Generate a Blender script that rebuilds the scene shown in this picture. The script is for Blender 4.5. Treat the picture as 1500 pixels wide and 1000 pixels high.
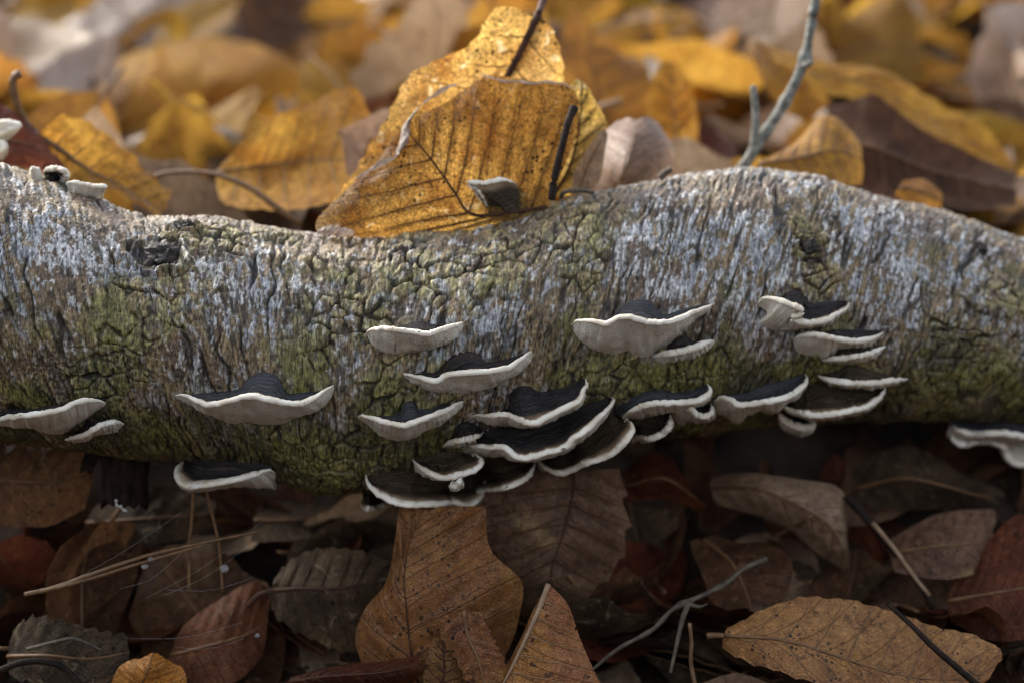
import bpy, math, random
import numpy as np
from mathutils import Vector, Matrix, noise

random.seed(7)
np.random.seed(7)
for o in list(bpy.data.objects):
    bpy.data.objects.remove(o)
scene = bpy.context.scene
COL = scene.collection

# ------------------------------------------------------------------ camera
PITCH = math.radians(14.0)
DIST = 0.55
TARGET = Vector((0, 0, 0.10))
CAM = TARGET + Vector((0, -DIST * math.cos(PITCH), DIST * math.sin(PITCH)))
FWD = Vector((0, math.cos(PITCH), -math.sin(PITCH)))
UPV = Vector((0, math.sin(PITCH), math.cos(PITCH)))
cam_d = bpy.data.cameras.new('camera')
cam = bpy.data.objects.new('camera', cam_d)
COL.objects.link(cam)
cam.location = CAM
cam.rotation_euler = (math.pi / 2 - PITCH, 0, 0)
cam_d.lens = 60
cam_d.sensor_width = 36
cam_d.clip_start = 0.01
cam_d.clip_end = 2000
cam_d.dof.use_dof = True
cam_d.dof.focus_distance = 0.500
cam_d.dof.aperture_fstop = 6.2
scene.camera = cam

# ------------------------------------------------------------------ light
SUN_EL = math.radians(34)
SUN_AZ = math.radians(-48)          # measured from +Y (behind the log) towards +X
world = bpy.data.worlds.new('World')
scene.world = world
world.use_nodes = True
wn = world.node_tree
sky = wn.nodes.new('ShaderNodeTexSky')
sky.sky_type = 'NISHITA'
sky.sun_disc = False
sky.sun_elevation = SUN_EL
sky.sun_rotation = SUN_AZ
sky.air_density = 1.0
sky.dust_density = 2.5
bgn = wn.nodes['Background']
hs = wn.nodes.new('ShaderNodeHueSaturation')      # thin high cloud: the blue is washed towards grey
hs.inputs['Saturation'].default_value = 0.42
wn.links.new(sky.outputs['Color'], hs.inputs['Color'])
wn.links.new(hs.outputs[0], bgn.inputs['Color'])
bgn.inputs['Strength'].default_value = 0.10
sun_d = bpy.data.lights.new('sun', 'SUN')
sun = bpy.data.objects.new('sun', sun_d)
COL.objects.link(sun)
sdir = Vector((math.sin(SUN_AZ) * math.cos(SUN_EL), math.cos(SUN_AZ) * math.cos(SUN_EL), math.sin(SUN_EL)))
sun.rotation_euler = (-sdir).to_track_quat('-Z', 'Y').to_euler()
sun.location = (0, 3, 4)
sun_d.energy = 1.25
sun_d.angle = math.radians(24)
sun_d.color = (1.0, 0.93, 0.82)
scene.view_settings.view_transform = 'Standard'
scene.view_settings.look = 'None'
scene.view_settings.exposure = 1.98
scene.view_settings.gamma = 1.0
scene.view_settings.use_curve_mapping = False
scene.render.engine = 'CYCLES'
scene.cycles.filter_width = 1.0
scene.cycles.max_bounces = 8
scene.cycles.transparent_max_bounces = 8

# ------------------------------------------------------------------ helpers
K = 36.0 / 60.0 / 1500.0


def ray(px, py):
    return FWD + Vector((1, 0, 0)) * ((px - 750) * K) + UPV * ((500 - py) * K)


def at(px, py, Y):
    """world point seen at photo pixel (px, py) on the upright plane y = Y"""
    d = ray(px, py)
    return CAM + d * ((Y - CAM.y) / d.y)


def project(p):
    q = p - CAM
    z = q.dot(FWD)
    return 750 + q.x / z / K, 500 - q.dot(UPV) / z / K, z


def catmull(pts, n):
    """n points along a smooth curve through pts, by arc length"""
    P = [Vector(p) for p in pts]
    if len(P) == 2:
        return [P[0].lerp(P[1], i / (n - 1)) for i in range(n)]
    E = [P[0] * 2 - P[1]] + P + [P[-1] * 2 - P[-2]]
    dense = []
    for i in range(1, len(E) - 2):
        p0, p1, p2, p3 = E[i - 1], E[i], E[i + 1], E[i + 2]
        for k in range(12):
            t = k / 12
            dense.append(0.5 * ((2 * p1) + (p2 - p0) * t + (2 * p0 - 5 * p1 + 4 * p2 - p3) * t * t + (3 * p1 - p0 - 3 * p2 + p3) * t ** 3))
    dense.append(P[-1])
    acc = [0.0]
    for a, b in zip(dense, dense[1:]):
        acc.append(acc[-1] + (b - a).length)
    out, j = [], 0
    for i in range(n):
        s = acc[-1] * i / (n - 1)
        while j < len(acc) - 2 and acc[j + 1] < s:
            j += 1
        t = (s - acc[j]) / max(acc[j + 1] - acc[j], 1e-9)
        out.append(dense[j].lerp(dense[j + 1], min(max(t, 0), 1)))
    return out


def mesh_obj(name, verts, faces, mat, parent=None, smooth=True, uvs=None, loc=None):
    me = bpy.data.meshes.new(name)
    me.from_pydata([tuple(v) for v in verts], [], faces)
    if smooth:
        me.polygons.foreach_set('use_smooth', [True] * len(me.polygons))
    if uvs is not None:
        uvl = me.uv_layers.new(name='UVMap')
        li = np.empty(len(me.loops), dtype=np.int32)
        me.loops.foreach_get('vertex_index', li)
        uvl.data.foreach_set('uv', np.asarray(uvs, dtype=np.float32)[li].ravel())
    if mat:
        me.materials.append(mat)
    me.update()
    o = bpy.data.objects.new(name, me)
    COL.objects.link(o)
    if parent:
        o.parent = parent
    if loc is not None:
        o.location = loc
    return o


def thing(name, label, cat, loc, group=None):
    o = bpy.data.objects.new(name, None)
    o.empty_display_size = 0.01
    COL.objects.link(o)
    o.location = loc
    o['label'] = label
    o['category'] = cat
    if group:
        o['group'] = group
    return o


def tag(o, label, cat, group=None):
    o['label'] = label
    o['category'] = cat
    if group:
        o['group'] = group
    return o


def tube_geo(pts, radii, seg=7, cap=True):
    pts = [Vector(p) for p in pts]
    n = len(pts)
    verts, faces, uvs = [], [], []
    ref = Vector((0.13, 0.27, 0.95))
    for i in range(n):
        t = (pts[min(i + 1, n - 1)] - pts[max(i - 1, 0)]).normalized()
        a = t.cross(ref)
        if a.length < 0.05:
            a = t.cross(Vector((1, 0, 0)))
        a.normalize()
        b = t.cross(a)
        r = radii[i] if hasattr(radii, '__len__') else radii
        for k in range(seg):
            an = 2 * math.pi * k / seg
            verts.append(pts[i] + a * math.cos(an) * r + b * math.sin(an) * r)
            uvs.append((k / seg, i / (n - 1)))
    for i in range(n - 1):
        for k in range(seg):
            k2 = (k + 1) % seg
            faces.append((i * seg + k, i * seg + k2, (i + 1) * seg + k2, (i + 1) * seg + k))
    if cap:
        faces.append(tuple(range(seg))[::-1])
        faces.append(tuple((n - 1) * seg + k for k in range(seg)))
    return verts, faces, uvs


def ground_z(x, y):
    def ss(a, b, v):
        t = min(max((v - a) / (b - a), 0), 1)
        return t * t * (3 - 2 * t)
    z = -0.012
    z += ss(0.015, 0.13, y) * 0.105
    if y > 0.13:
        z += 0.115 * (min(y, 9.0) - 0.13)
    if y < -0.66:                                   # unseen bank added behind the camera to block low front sky light
        z += 0.24 * (-0.66 - max(y, -4.5))
    if abs(x) > 0.85:                                # unseen flanks, likewise added to hold back light from the sides
        z += 0.2 * (min(abs(x), 4.0) - 0.85) * (1 - ss(0.5, 2.5, y))
    z += 0.006 * noise.noise(Vector((x * 6, y * 6, 1.7))) * (1 + min(abs(x) + abs(y), 6))
    return z


# ------------------------------------------------------------------ node helpers
class NT:
    def __init__(self, name):
        self.m = bpy.data.materials.new(name)
        self.m.use_nodes = True
        self.t = self.m.node_tree
        for n in list(self.t.nodes):
            self.t.nodes.remove(n)
        self.out = self.n('ShaderNodeOutputMaterial')

    def n(self, typ, **kw):
        nd = self.t.nodes.new(typ)
        for k, v in kw.items():
            if k.startswith('i_'):
                key = k[2:]
                key = int(key) if key.isdigit() else key.replace('_', ' ')
                s = nd.inputs[key]
                if hasattr(v, 'is_linked') or isinstance(v, bpy.types.NodeSocket):
                    self.t.links.new(v, s)
                else:
                    s.default_value = v
            else:
                setattr(nd, k, v)
        return nd

    def l(self, a, b):
        self.t.links.new(a, b)

    def math(self, op, a, b=None, clamp=False):
        nd = self.n('ShaderNodeMath', operation=op, use_clamp=clamp)
        for i, v in enumerate((a, b)):
            if v is None:
                continue
            if isinstance(v, (int, float)):
                nd.inputs[i].default_value = v
            else:
                self.l(v, nd.inputs[i])
        return nd.outputs[0]

    def ramp(self, fac, stops):
        nd = self.n('ShaderNodeValToRGB')
        e = nd.color_ramp.elements
        e[0].position, e[0].color = stops[0][0], (*stops[0][1], 1) if len(stops[0][1]) == 3 else stops[0][1]
        e[1].position, e[1].color = stops[-1][0], (*stops[-1][1], 1)
        for p, c in stops[1:-1]:
            k = e.new(p)
            k.color = (*c, 1)
        self.l(fac, nd.inputs[0])
        return nd.outputs[0]

    def mix(self, fac, a, b, mode='MIX'):
        nd = self.n('ShaderNodeMix', data_type='RGBA', blend_type=mode)
        for key, v in ((0, fac), (6, a), (7, b)):
            if isinstance(v, (int, float)):
                nd.inputs[key].default_value = v
            elif isinstance(v, tuple):
                nd.inputs[key].default_value = (*v, 1) if len(v) == 3 else v
            else:
                self.l(v, nd.inputs[key])
        return nd.outputs[2]

    def smooth(self, v, lo, hi):
        nd = self.n('ShaderNodeMapRange', interpolation_type='SMOOTHSTEP')
        self.l(v, nd.inputs[0])
        nd.inputs[1].default_value = lo
        nd.inputs[2].default_value = hi
        return nd.outputs[0]

    def noise(self, vec, scale, detail=4, rough=0.55, dist=0.0):
        nd = self.n('ShaderNodeTexNoise')
        self.l(vec, nd.inputs['Vector'])
        nd.inputs['Scale'].default_value = scale
        nd.inputs['Detail'].default_value = detail
        nd.inputs['Roughness'].default_value = rough
        nd.inputs['Distortion'].default_value = dist
        return nd.outputs[0]

    def voro(self, vec, scale, feature='F1', out=0):
        nd = self.n('ShaderNodeTexVoronoi', feature=feature)
        self.l(vec, nd.inputs['Vector'])
        nd.inputs['Scale'].default_value = scale
        return nd.outputs[out]

    def bump(self, h, dist, strength=1.0, normal=None):
        nd = self.n('ShaderNodeBump')
        nd.inputs['Distance'].default_value = dist
        nd.inputs['Strength'].default_value = strength
        self.l(h, nd.inputs['Height'])
        if normal:
            self.l(normal, nd.inputs['Normal'])
        return nd.outputs[0]


def leaf_mat(name, dark, light, spot, transl=0.35, rough=0.5, spots=0.5, nveins=9, slant=2.2, gold=None, spec=0.45, veinf=0.3, netk=0.3, fleck=None):
    m = NT(name)
    tc = m.n('ShaderNodeTexCoord')
    ob = tc.outputs['Object']
    geo = m.n('ShaderNodeNewGeometry')
    oi = m.n('ShaderNodeObjectInfo')
    rnd = m.math('FRACT', m.math('ADD', geo.outputs['Random Per Island'], oi.outputs['Random']))
    off = m.n('ShaderNodeVectorMath', operation='ADD')
    m.l(ob, off.inputs[0])
    cb = m.n('ShaderNodeCombineXYZ')
    m.l(m.math('MULTIPLY', rnd, 3.0), cb.inputs[0])
    m.l(cb.outputs[0], off.inputs[1])
    v = off.outputs[0]
    n1 = m.noise(v, 55, 6, 0.6, 0.6)
    col = m.ramp(n1, [(0.33, dark), (0.5, tuple((a + b) / 2 for a, b in zip(dark, light))), (0.68, light)])
    if gold:
        n4 = m.smooth(m.noise(v, 30, 4), 0.57, 0.70)
        col = m.mix(n4, col, gold)
    uv = m.n('ShaderNodeSeparateXYZ')
    m.l(tc.outputs['UV'], uv.inputs[0])
    av = m.math('MULTIPLY', m.math('ABSOLUTE', m.math('SUBTRACT', uv.outputs[1], 0.5)), 2.0)
    ph = m.math('SUBTRACT', m.math('MULTIPLY', uv.outputs[0], float(nveins)), m.math('MULTIPLY', m.math('POWER', av, 0.8), slant))
    fr = m.math('ABSOLUTE', m.math('SUBTRACT', m.math('FRACT', ph), 0.5))
    vein = m.smooth(fr, 0.455, 0.495)
    wv_ = m.mix(0.004, v, m.n('ShaderNodeTexNoise', i_Vector=v, i_Scale=300.0, i_Detail=3.0).outputs[1], 'ADD')
    net = m.voro(wv_, 900, 'DISTANCE_TO_EDGE')
    netf = m.smooth(net, 0.0, 0.17)
    netm = m.math('SUBTRACT', 1.0, netf)
    col = m.mix(m.math('MULTIPLY', netm, netk), col, spot)
    sp = m.smooth(m.noise(v, 330, 3, 0.6), 0.61, 0.72)
    col = m.mix(m.math('MULTIPLY', sp, spots), col, spot)
    vd = m.n('ShaderNodeTexVoronoi', feature='F1')
    m.l(v, vd.inputs['Vector'])
    vd.inputs['Scale'].default_value = 640
    cr_ = m.n('ShaderNodeSeparateColor')
    m.l(vd.outputs['Color'], cr_.inputs[0])
    rad_ = m.math('MULTIPLY', m.math('GREATER_THAN', cr_.outputs[0], 0.45), m.math('MULTIPLY', cr_.outputs[1], 0.42))
    dot = m.math('MULTIPLY', m.math('LESS_THAN', vd.outputs['Distance'], rad_), m.smooth(m.noise(v, 40, 2), 0.42, 0.55))
    col = m.mix(m.math('MULTIPLY', dot, min(1.0, spots * 1.3)), col, tuple(c * 0.4 for c in spot))
    if fleck:
        fl = m.smooth(m.noise(v, 190, 3, 0.6, 1.0), 0.60, 0.68)
        col = m.mix(m.math('MULTIPLY', fl, 0.75), col, fleck)
    blot = m.smooth(m.noise(v, 95, 4, 0.65), 0.58, 0.72)
    col = m.mix(m.math('MULTIPLY', blot, 0.55 * spots + 0.1), col, tuple(c * 0.45 for c in dark))
    col = m.mix(m.math('MULTIPLY', vein, veinf), col, spot)
    mot = m.ramp(m.noise(v, 380, 5, 0.7, 0.4), [(0.34, (0.55, 0.52, 0.50)), (0.66, (1.35, 1.36, 1.36))])
    col = m.mix(0.8, col, mot, 'MULTIPLY')
    hsv = m.n('ShaderNodeHueSaturation')
    m.l(m.math('ADD', 0.488, m.math('MULTIPLY', rnd, 0.018)), hsv.inputs['Hue'])
    m.l(m.math('ADD', 0.75, m.math('MULTIPLY', m.math('FRACT', m.math('MULTIPLY', rnd, 7.3)), 0.5)), hsv.inputs['Value'])
    m.l(col, hsv.inputs['Color'])
    col = hsv.outputs[0]
    h = m.math('ADD', m.math('MULTIPLY', netf, 0.5), m.math('MULTIPLY', m.noise(v, 260, 4), 0.9))
    h = m.math('SUBTRACT', h, m.math('MULTIPLY', vein, 0.8))
    nb = m.bump(h, 0.0004, 0.9)
    p = m.n('ShaderNodeBsdfPrincipled')
    m.l(col, p.inputs['Base Color'])
    p.inputs['Specular IOR Level'].default_value = spec
    rr = m.math('ADD', m.math('MULTIPLY', n1, 0.3), rough - 0.15)
    m.l(rr, p.inputs['Roughness'])
    m.l(nb, p.inputs['Normal'])
    tr = m.n('ShaderNodeBsdfTranslucent')
    g = m.n('ShaderNodeGamma')
    m.l(col, g.inputs[0])
    g.inputs[1].default_value = 0.92
    m.l(g.outputs[0], tr.inputs[0])
    m.l(nb, tr.inputs['Normal'])
    mx = m.n('ShaderNodeMixShader')
    mx.inputs[0].default_value = transl
    m.l(p.outputs[0], mx.inputs[1])
    m.l(tr.outputs[0], mx.inputs[2])
    m.l(mx.outputs[0], m.out.inputs[0])
    return m.m


def plain_mat(name, c1, c2, scale=200, rough=0.6, bump=0.0003, spec=0.4, stretch=None):
    m = NT(name)
    tc = m.n('ShaderNodeTexCoord')
    v = tc.outputs['Object']
    if stretch:
        mp = m.n('ShaderNodeMapping')
        mp.inputs['Scale'].default_value = stretch
        m.l(v, mp.inputs[0])
        v = mp.outputs[0]
    n1 = m.noise(v, scale, 6, 0.65)
    col = m.ramp(n1, [(0.35, c1), (0.65, c2)])
    p = m.n('ShaderNodeBsdfPrincipled')
    m.l(col, p.inputs['Base Color'])
    p.inputs['Roughness'].default_value = rough
    p.inputs['Specular IOR Level'].default_value = spec
    m.l(m.bump(m.noise(v, scale * 2.2, 5, 0.6), bump), p.inputs['Normal'])
    m.l(p.outputs[0], m.out.inputs[0])
    return m.m


# leaf palettes (real dead-leaf albedos)
LM = {
    'golden': leaf_mat('leaf_golden', (0.42, 0.20, 0.028), (0.80, 0.53, 0.12), (0.07, 0.03, 0.012), 0.74, 0.34, 0.8, netk=0.75, gold=(0.60, 0.38, 0.10), fleck=(0.72, 0.58, 0.30)),
    'yellow': leaf_mat('leaf_yellow', (0.38, 0.17, 0.016), (0.66, 0.385, 0.055), (0.12, 0.05, 0.02), 0.55, 0.58, 0.6, netk=0.4, spec=0.18),
    'ochre': leaf_mat('leaf_ochre', (0.30, 0.13, 0.020), (0.54, 0.28, 0.042), (0.09, 0.04, 0.02), 0.48, 0.5, 0.5, spec=0.3),
    'tan': leaf_mat('leaf_tan', (0.30, 0.185, 0.105), (0.46, 0.32, 0.20), (0.13, 0.075, 0.045), 0.3, 0.42, 0.35),
    'brown': leaf_mat('leaf_brown', (0.07, 0.032, 0.014), (0.16, 0.075, 0.032), (0.025, 0.013, 0.009), 0.25, 0.5, 0.6, spec=0.2, fleck=(0.22, 0.12, 0.06)),
    'russet': leaf_mat('leaf_russet', (0.075, 0.020, 0.009), (0.17, 0.052, 0.020), (0.03, 0.011, 0.008), 0.3, 0.45, 0.5, spec=0.22, fleck=(0.20, 0.07, 0.03)),
    'pale': leaf_mat('leaf_pale', (0.36, 0.27, 0.21), (0.52, 0.42, 0.34), (0.22, 0.15, 0.11), 0.25, 0.36, 0.25),
    'mould': leaf_mat('leaf_mould', (0.038, 0.023, 0.013), (0.12, 0.078, 0.042), (0.03, 0.02, 0.014), 0.15, 0.6, 0.7, spec=0.15, fleck=(0.24, 0.18, 0.11)),
    'mottled': leaf_mat('leaf_mottled', (0.11, 0.058, 0.030), (0.23, 0.135, 0.075), (0.045, 0.024, 0.018), 0.2, 0.38, 0.5, gold=(0.44, 0.31, 0.13), netk=0.12, spec=0.25),
    'front': leaf_mat('leaf_front', (0.22, 0.085, 0.024), (0.42, 0.175, 0.05), (0.05, 0.018, 0.014), 0.25, 0.34, 0.6, nveins=8, slant=2.0, gold=(0.42, 0.20, 0.055), netk=0.10),
    'speckled': leaf_mat('leaf_speckled', (0.27, 0.110, 0.032), (0.44, 0.22, 0.075), (0.06, 0.026, 0.016), 0.22, 0.5, 0.95, gold=(0.42, 0.21, 0.045), netk=0.15, fleck=(0.14, 0.06, 0.03)),
}
VEIN_DARK = plain_mat('vein_dark', (0.035, 0.016, 0.012), (0.09, 0.04, 0.022), 300, 0.6, 0.0002, spec=0.15)
VEIN_BROWN = plain_mat('vein_brown', (0.10, 0.05, 0.02), (0.2, 0.1, 0.04), 300, 0.5, 0.0002)
VEIN_TAN = plain_mat('vein_tan', (0.22, 0.13, 0.07), (0.36, 0.24, 0.14), 300, 0.5, 0.0002)
STICK = plain_mat('black_stick', (0.012, 0.009, 0.008), (0.035, 0.022, 0.015), 260, 0.6, 0.0006, spec=0.1)
TWIG = plain_mat('grey_twig_bark', (0.07, 0.075, 0.06), (0.36, 0.36, 0.32), 420, 0.6, 0.0012, spec=0.25)
DEADWOOD = plain_mat('dead_wood', (0.035, 0.025, 0.017), (0.13, 0.098, 0.062), 260, 0.6, 0.0005)
NEEDLE = plain_mat('pine_needle', (0.10, 0.048, 0.02), (0.22, 0.12, 0.055), 300, 0.4, 0.0003)

# ------------------------------------------------------------------ ground
gm = NT('humus')
tc = gm.n('ShaderNodeTexCoord')
gv = tc.outputs['Object']
gc = gm.ramp(gm.noise(gv, 60, 8, 0.7), [(0.3, (0.012, 0.008, 0.005)), (0.55, (0.045, 0.026, 0.014)), (0.75, (0.11, 0.06, 0.028))])
gp = gm.n('ShaderNodeBsdfPrincipled')
gm.l(gc, gp.inputs['Base Color'])
gp.inputs['Roughness'].default_value = 0.85
gm.l(gm.bump(gm.noise(gv, 130, 8, 0.7), 0.004), gp.inputs['Normal'])
gm.l(gp.outputs[0], gm.out.inputs[0])
NG = 170
ax = [math.sinh(5.9 * (2 * i / NG - 1)) / math.sinh(5.9) * 300 for i in range(NG + 1)]
gverts = [(x, y, ground_z(x, y)) for y in ax for x in ax]
gf = [(j * (NG + 1) + i, j * (NG + 1) + i + 1, (j + 1) * (NG + 1) + i + 1, (j + 1) * (NG + 1) + i) for j in range(NG) for i in range(NG)]
gr = mesh_obj('ground', gverts, gf, gm.m)
gr['kind'] = 'structure'

# ------------------------------------------------------------------ the log: stations from its two silhouettes
SIL = [(-330, 215, 640), (-200, 215, 640), (-100, 220, 645), (0, 242, 650), (100, 276, 660), (200, 311, 667), (260, 318, 672), (330, 322, 690), (400, 336, 712),
       (470, 341, 728), (540, 343, 722), (600, 336, 705), (700, 317, 688), (800, 298, 672), (900, 275, 655), (1000, 258, 638), (1100, 250, 626), (1200, 262, 620),
       (1300, 289, 619), (1400, 316, 618), (1500, 346, 626), (1600, 385, 640), (1750, 430, 668), (1900, 470, 690)]


def axis_y(px):
    return -0.012 + 0.058 * (px / 1500.0) ** 1.5 if px > 0 else -0.012 + 0.00003 * px


ST = []
for px, a, b in SIL:
    Y = axis_y(px)
    ra, rb = ray(px, a), ray(px, b)
    ea, eb = math.atan2(ra.z, ra.y), math.atan2(rb.z, rb.y)
    mid, half = (ea + eb) / 2, (ea - eb) / 2
    dy = Y - CAM.y
    ST.append((CAM.x + ra.x / ra.y * dy, Y, CAM.z + dy * math.tan(mid), dy / math.cos(mid) * math.sin(half)))
# denser smooth version of the stations
_c = catmull([(s[0], s[1], s[2]) for s in ST], 240)
_r = catmull([(s[0], s[3], 0) for s in ST], 240)
SX = np.array([p.x for p in _c]); SY = np.array([p.y for p in _c]); SZ = np.array([p.z for p in _c])
RX = np.array([p.x for p in _r]); RR = np.array([p.y for p in _r])
X0, X1 = SX[0], SX[-1]


def log_c(x):
    return float(np.interp(x, SX, SY)), float(np.interp(x, SX, SZ)), float(np.interp(x, RX, RR))


def on_log(px, py, push=0.0):
    """point of the log surface seen at a photo pixel (nearest silhouette point if the ray misses)"""
    d = ray(px, py)
    best = None
    lo = 0.36
    s = lo
    prev = None
    while s < 0.66:
        p = CAM + d * s
        cy, cz, r = log_c(p.x)
        f = math.hypot(p.y - cy, p.z - cz) - r
        if best is None or f < best[0]:
            best = (f, p)
        if f < 0:
            a, b = s - 0.004, s
            for _ in range(14):
                m_ = (a + b) / 2
                q = CAM + d * m_
                cy, cz, r = log_c(q.x)
                if math.hypot(q.y - cy, q.z - cz) - r < 0:
                    b = m_
                else:
                    a = m_
            p = CAM + d * b
            break
        s += 0.004
    else:
        p = best[1]
    cy, cz, r = log_c(p.x)
    n = Vector((0, p.y - cy, p.z - cz)).normalized()
    return Vector((p.x, cy, cz)) + n * (r - push)


def log_st(px, py):
    p = on_log(px, py)
    cy, cz, r = log_c(p.x)
    return p.x, math.atan2(p.z - cz, -(p.y - cy))      # angle 0 faces the camera, + is up


# ---- numpy noise
def _hash(ix, iy, iz, seed=0):
    h = (ix.astype(np.int64) * 374761393 + iy.astype(np.int64) * 668265263 + iz.astype(np.int64) * 2147483647 + seed * 974711) & 0xFFFFFFFF
    h = ((h ^ (h >> 13)) * 1274126177) & 0xFFFFFFFF
    h = ((h ^ (h >> 16)) * 2246822519) & 0xFFFFFFFF
    return ((h ^ (h >> 15)) & 0xFFFFFF) / float(0xFFFFFF)


def vnoise(x, y, seed=0):
    """gradient noise in 2D, about -1..1"""
    ix, iy = np.floor(x), np.floor(y)
    fx, fy = x - ix, y - iy
    u = fx * fx * fx * (fx * (fx * 6 - 15) + 10)
    v = fy * fy * fy * (fy * (fy * 6 - 15) + 10)
    z = np.zeros_like(ix)

    def g(dx, dy):
        a = _hash(ix + dx, iy + dy, z, seed) * 2 * np.pi
        return np.cos(a) * (fx - dx) + np.sin(a) * (fy - dy)
    n0 = g(0, 0) * (1 - u) + g(1, 0) * u
    n1 = g(0, 1) * (1 - u) + g(1, 1) * u
    return (n0 * (1 - v) + n1 * v) * 1.5


def fbm(x, y, seed=0, oct=4, gain=0.5):
    s, a, f = 0, 1.0, 1.0
    for o in range(oct):
        s = s + a * vnoise(x * f, y * f, seed + o * 17)
        a *= gain
        f *= 2.03
    return s


def voronoi(x, y, seed=0, jit=0.85):
    ix, iy = np.floor(x), np.floor(y)
    f1 = np.full_like(x, 9.0); f2 = np.full_like(x, 9.0); cid = np.zeros_like(x)
    z = np.zeros_like(ix)
    for dx in (-1, 0, 1):
        for dy in (-1, 0, 1):
            jx, jy = ix + dx, iy + dy
            h1, h2 = _hash(jx, jy, z, seed), _hash(jx, jy, z + 1, seed)
            d = np.hypot(jx + 0.5 + jit * (h1 - 0.5) - x, jy + 0.5 + jit * (h2 - 0.5) - y)
            c = _hash(jx, jy, z + 2, seed)
            nw = d < f1
            f2 = np.where(nw, f1, np.minimum(f2, d))
            cid = np.where(nw, c, cid)
            f1 = np.where(nw, d, f1)
    return f1, f2, cid


def sst(a, b, x):
    t = np.clip((x - a) / (b - a), 0, 1)
    return t * t * (3 - 2 * t)


NS = 1250
th = np.concatenate([np.linspace(-2.05, 2.05, 440), np.linspace(2.05, 2 * math.pi - 2.05, 46)[1:-1]])
NTH = len(th)
xs = np.linspace(X0, X1, NS)
S, T = np.meshgrid(xs, th, indexing='ij')
CY = np.interp(S, SX, SY); CZ = np.interp(S, SX, SZ); RAD = np.interp(S, RX, RR)
TT = 0.042 * T                                        # arc coordinate in metres
# plates of cracked bark: blobs given where the photo shows them
PLATES = [(235, 420, 75), (180, 500, 60), (160, 570, 60), (300, 345, 60), (400, 345, 40), (520, 440, 95), (600, 390, 90), (700, 390, 80), (830, 335, 90),
          (470, 480, 60), (470, 690, 80), (420, 650, 45), (550, 660, 60), (760, 400, 60), (860, 390, 50), (1180, 350, 45), (1195, 400, 40), (1170, 440, 40), (1430, 500, 75), (1480, 440, 60), (1380, 560, 60),
          (640, 560, 60), (560, 560, 50), (1240, 560, 60), (1000, 560, 70), (900, 560, 70)]
M = np.zeros_like(S)
for px, py, rp in PLATES:
    sx, a = log_st(px, py)
    rr = rp * 0.00022
    d2 = ((S - sx) ** 2 + (0.042 * (T - a)) ** 2) / rr ** 2
    M = np.maximum(M, np.exp(-d2 * 0.75))
M = sst(0.30, 0.95, M + 0.40 * fbm(S * 75, TT * 75, 3, 4))
SL = 0.34 * np.tanh((S + 0.05) * -10)                  # fissures lean, more so on the left
wx = 0.0055 * vnoise(S * 34, TT * 34, 7) + 0.0021 * fbm(S * 95, TT * 95, 5, 2, 0.5) + 0.00035 * fbm(S * 420, TT * 420, 6, 2); wy = 0.0055 * vnoise(S * 34, TT * 34, 8) + 0.0021 * fbm(S * 95, TT * 95, 9, 2, 0.5) + 0.00035 * fbm(S * 420, TT * 420, 10, 2)
f1, f2, cid = voronoi((S + wx) / 0.0060, (TT + wy) / 0.0066, 21, 1.0)
e = f2 - f1
cw = 0.06 + 0.17 * sst(-0.5, 0.7, vnoise(S * 110, TT * 110, 33))          # fissures open and close along their length
crk = (1 - sst(0.25, 1.0, (e + 0.03 * fbm(S * 420, TT * 420, 31, 2)) / cw)) * (0.12 + 0.88 * sst(-0.55, -0.05, vnoise(S * 85, TT * 85, 35)))
fcx, fcy, fid = voronoi((S + wx) / 0.0031, (TT + wy * 1.3) / 0.0042, 27)
fcr = (1 - sst(0.0, 0.12, fcy - fcx)) * sst(-0.1, 0.5, vnoise(S * 120, TT * 120, 41))
crack = np.clip(crk + 0.45 * fcr, 0, 1) * M
# fibre streaks and lens-shaped splits round the girth on the smooth bark
u_ = S + SL * TT
fib = fbm(u_ * 560, TT * 110, 51, 3, 0.6)
spl_n = vnoise(u_ * 190 + 0.35 * vnoise(S * 120, TT * 120, 62), TT * 13, 61)
spl_m = sst(-0.15, 0.2, vnoise(S * 75 + 9.1, TT * 48, 63))
split = (1 - sst(0.03, 0.12, np.abs(spl_n))) * spl_m * (1 - M)
spl2_n = vnoise(u_ * 480, TT * 36, 65)
split2 = (1 - sst(0.03, 0.16, np.abs(spl2_n))) * sst(-0.25, 0.25, vnoise(S * 80 + 3.3, TT * 60, 66)) * (1 - 0.35 * M)
grain = fbm(S * 650, TT * 520, 71, 3, 0.65)
lump = fbm(S * 22, TT * 22, 81, 3)
lump2 = fbm(S * 95, TT * 80, 83, 3)
H = 0.0016 * lump + 0.0005 * lump2 + 0.00042 * fib * (1 - 0.4 * M) + 0.00018 * grain
H += M * (0.0004 + 0.0006 * (cid - 0.5) + 0.00025 * sst(0, 0.3, e) + 0.00012 * fbm(S * 210, TT * 210, 37, 3)) - 0.0016 * crack
H += -0.0011 * split - 0.00045 * split2
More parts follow.
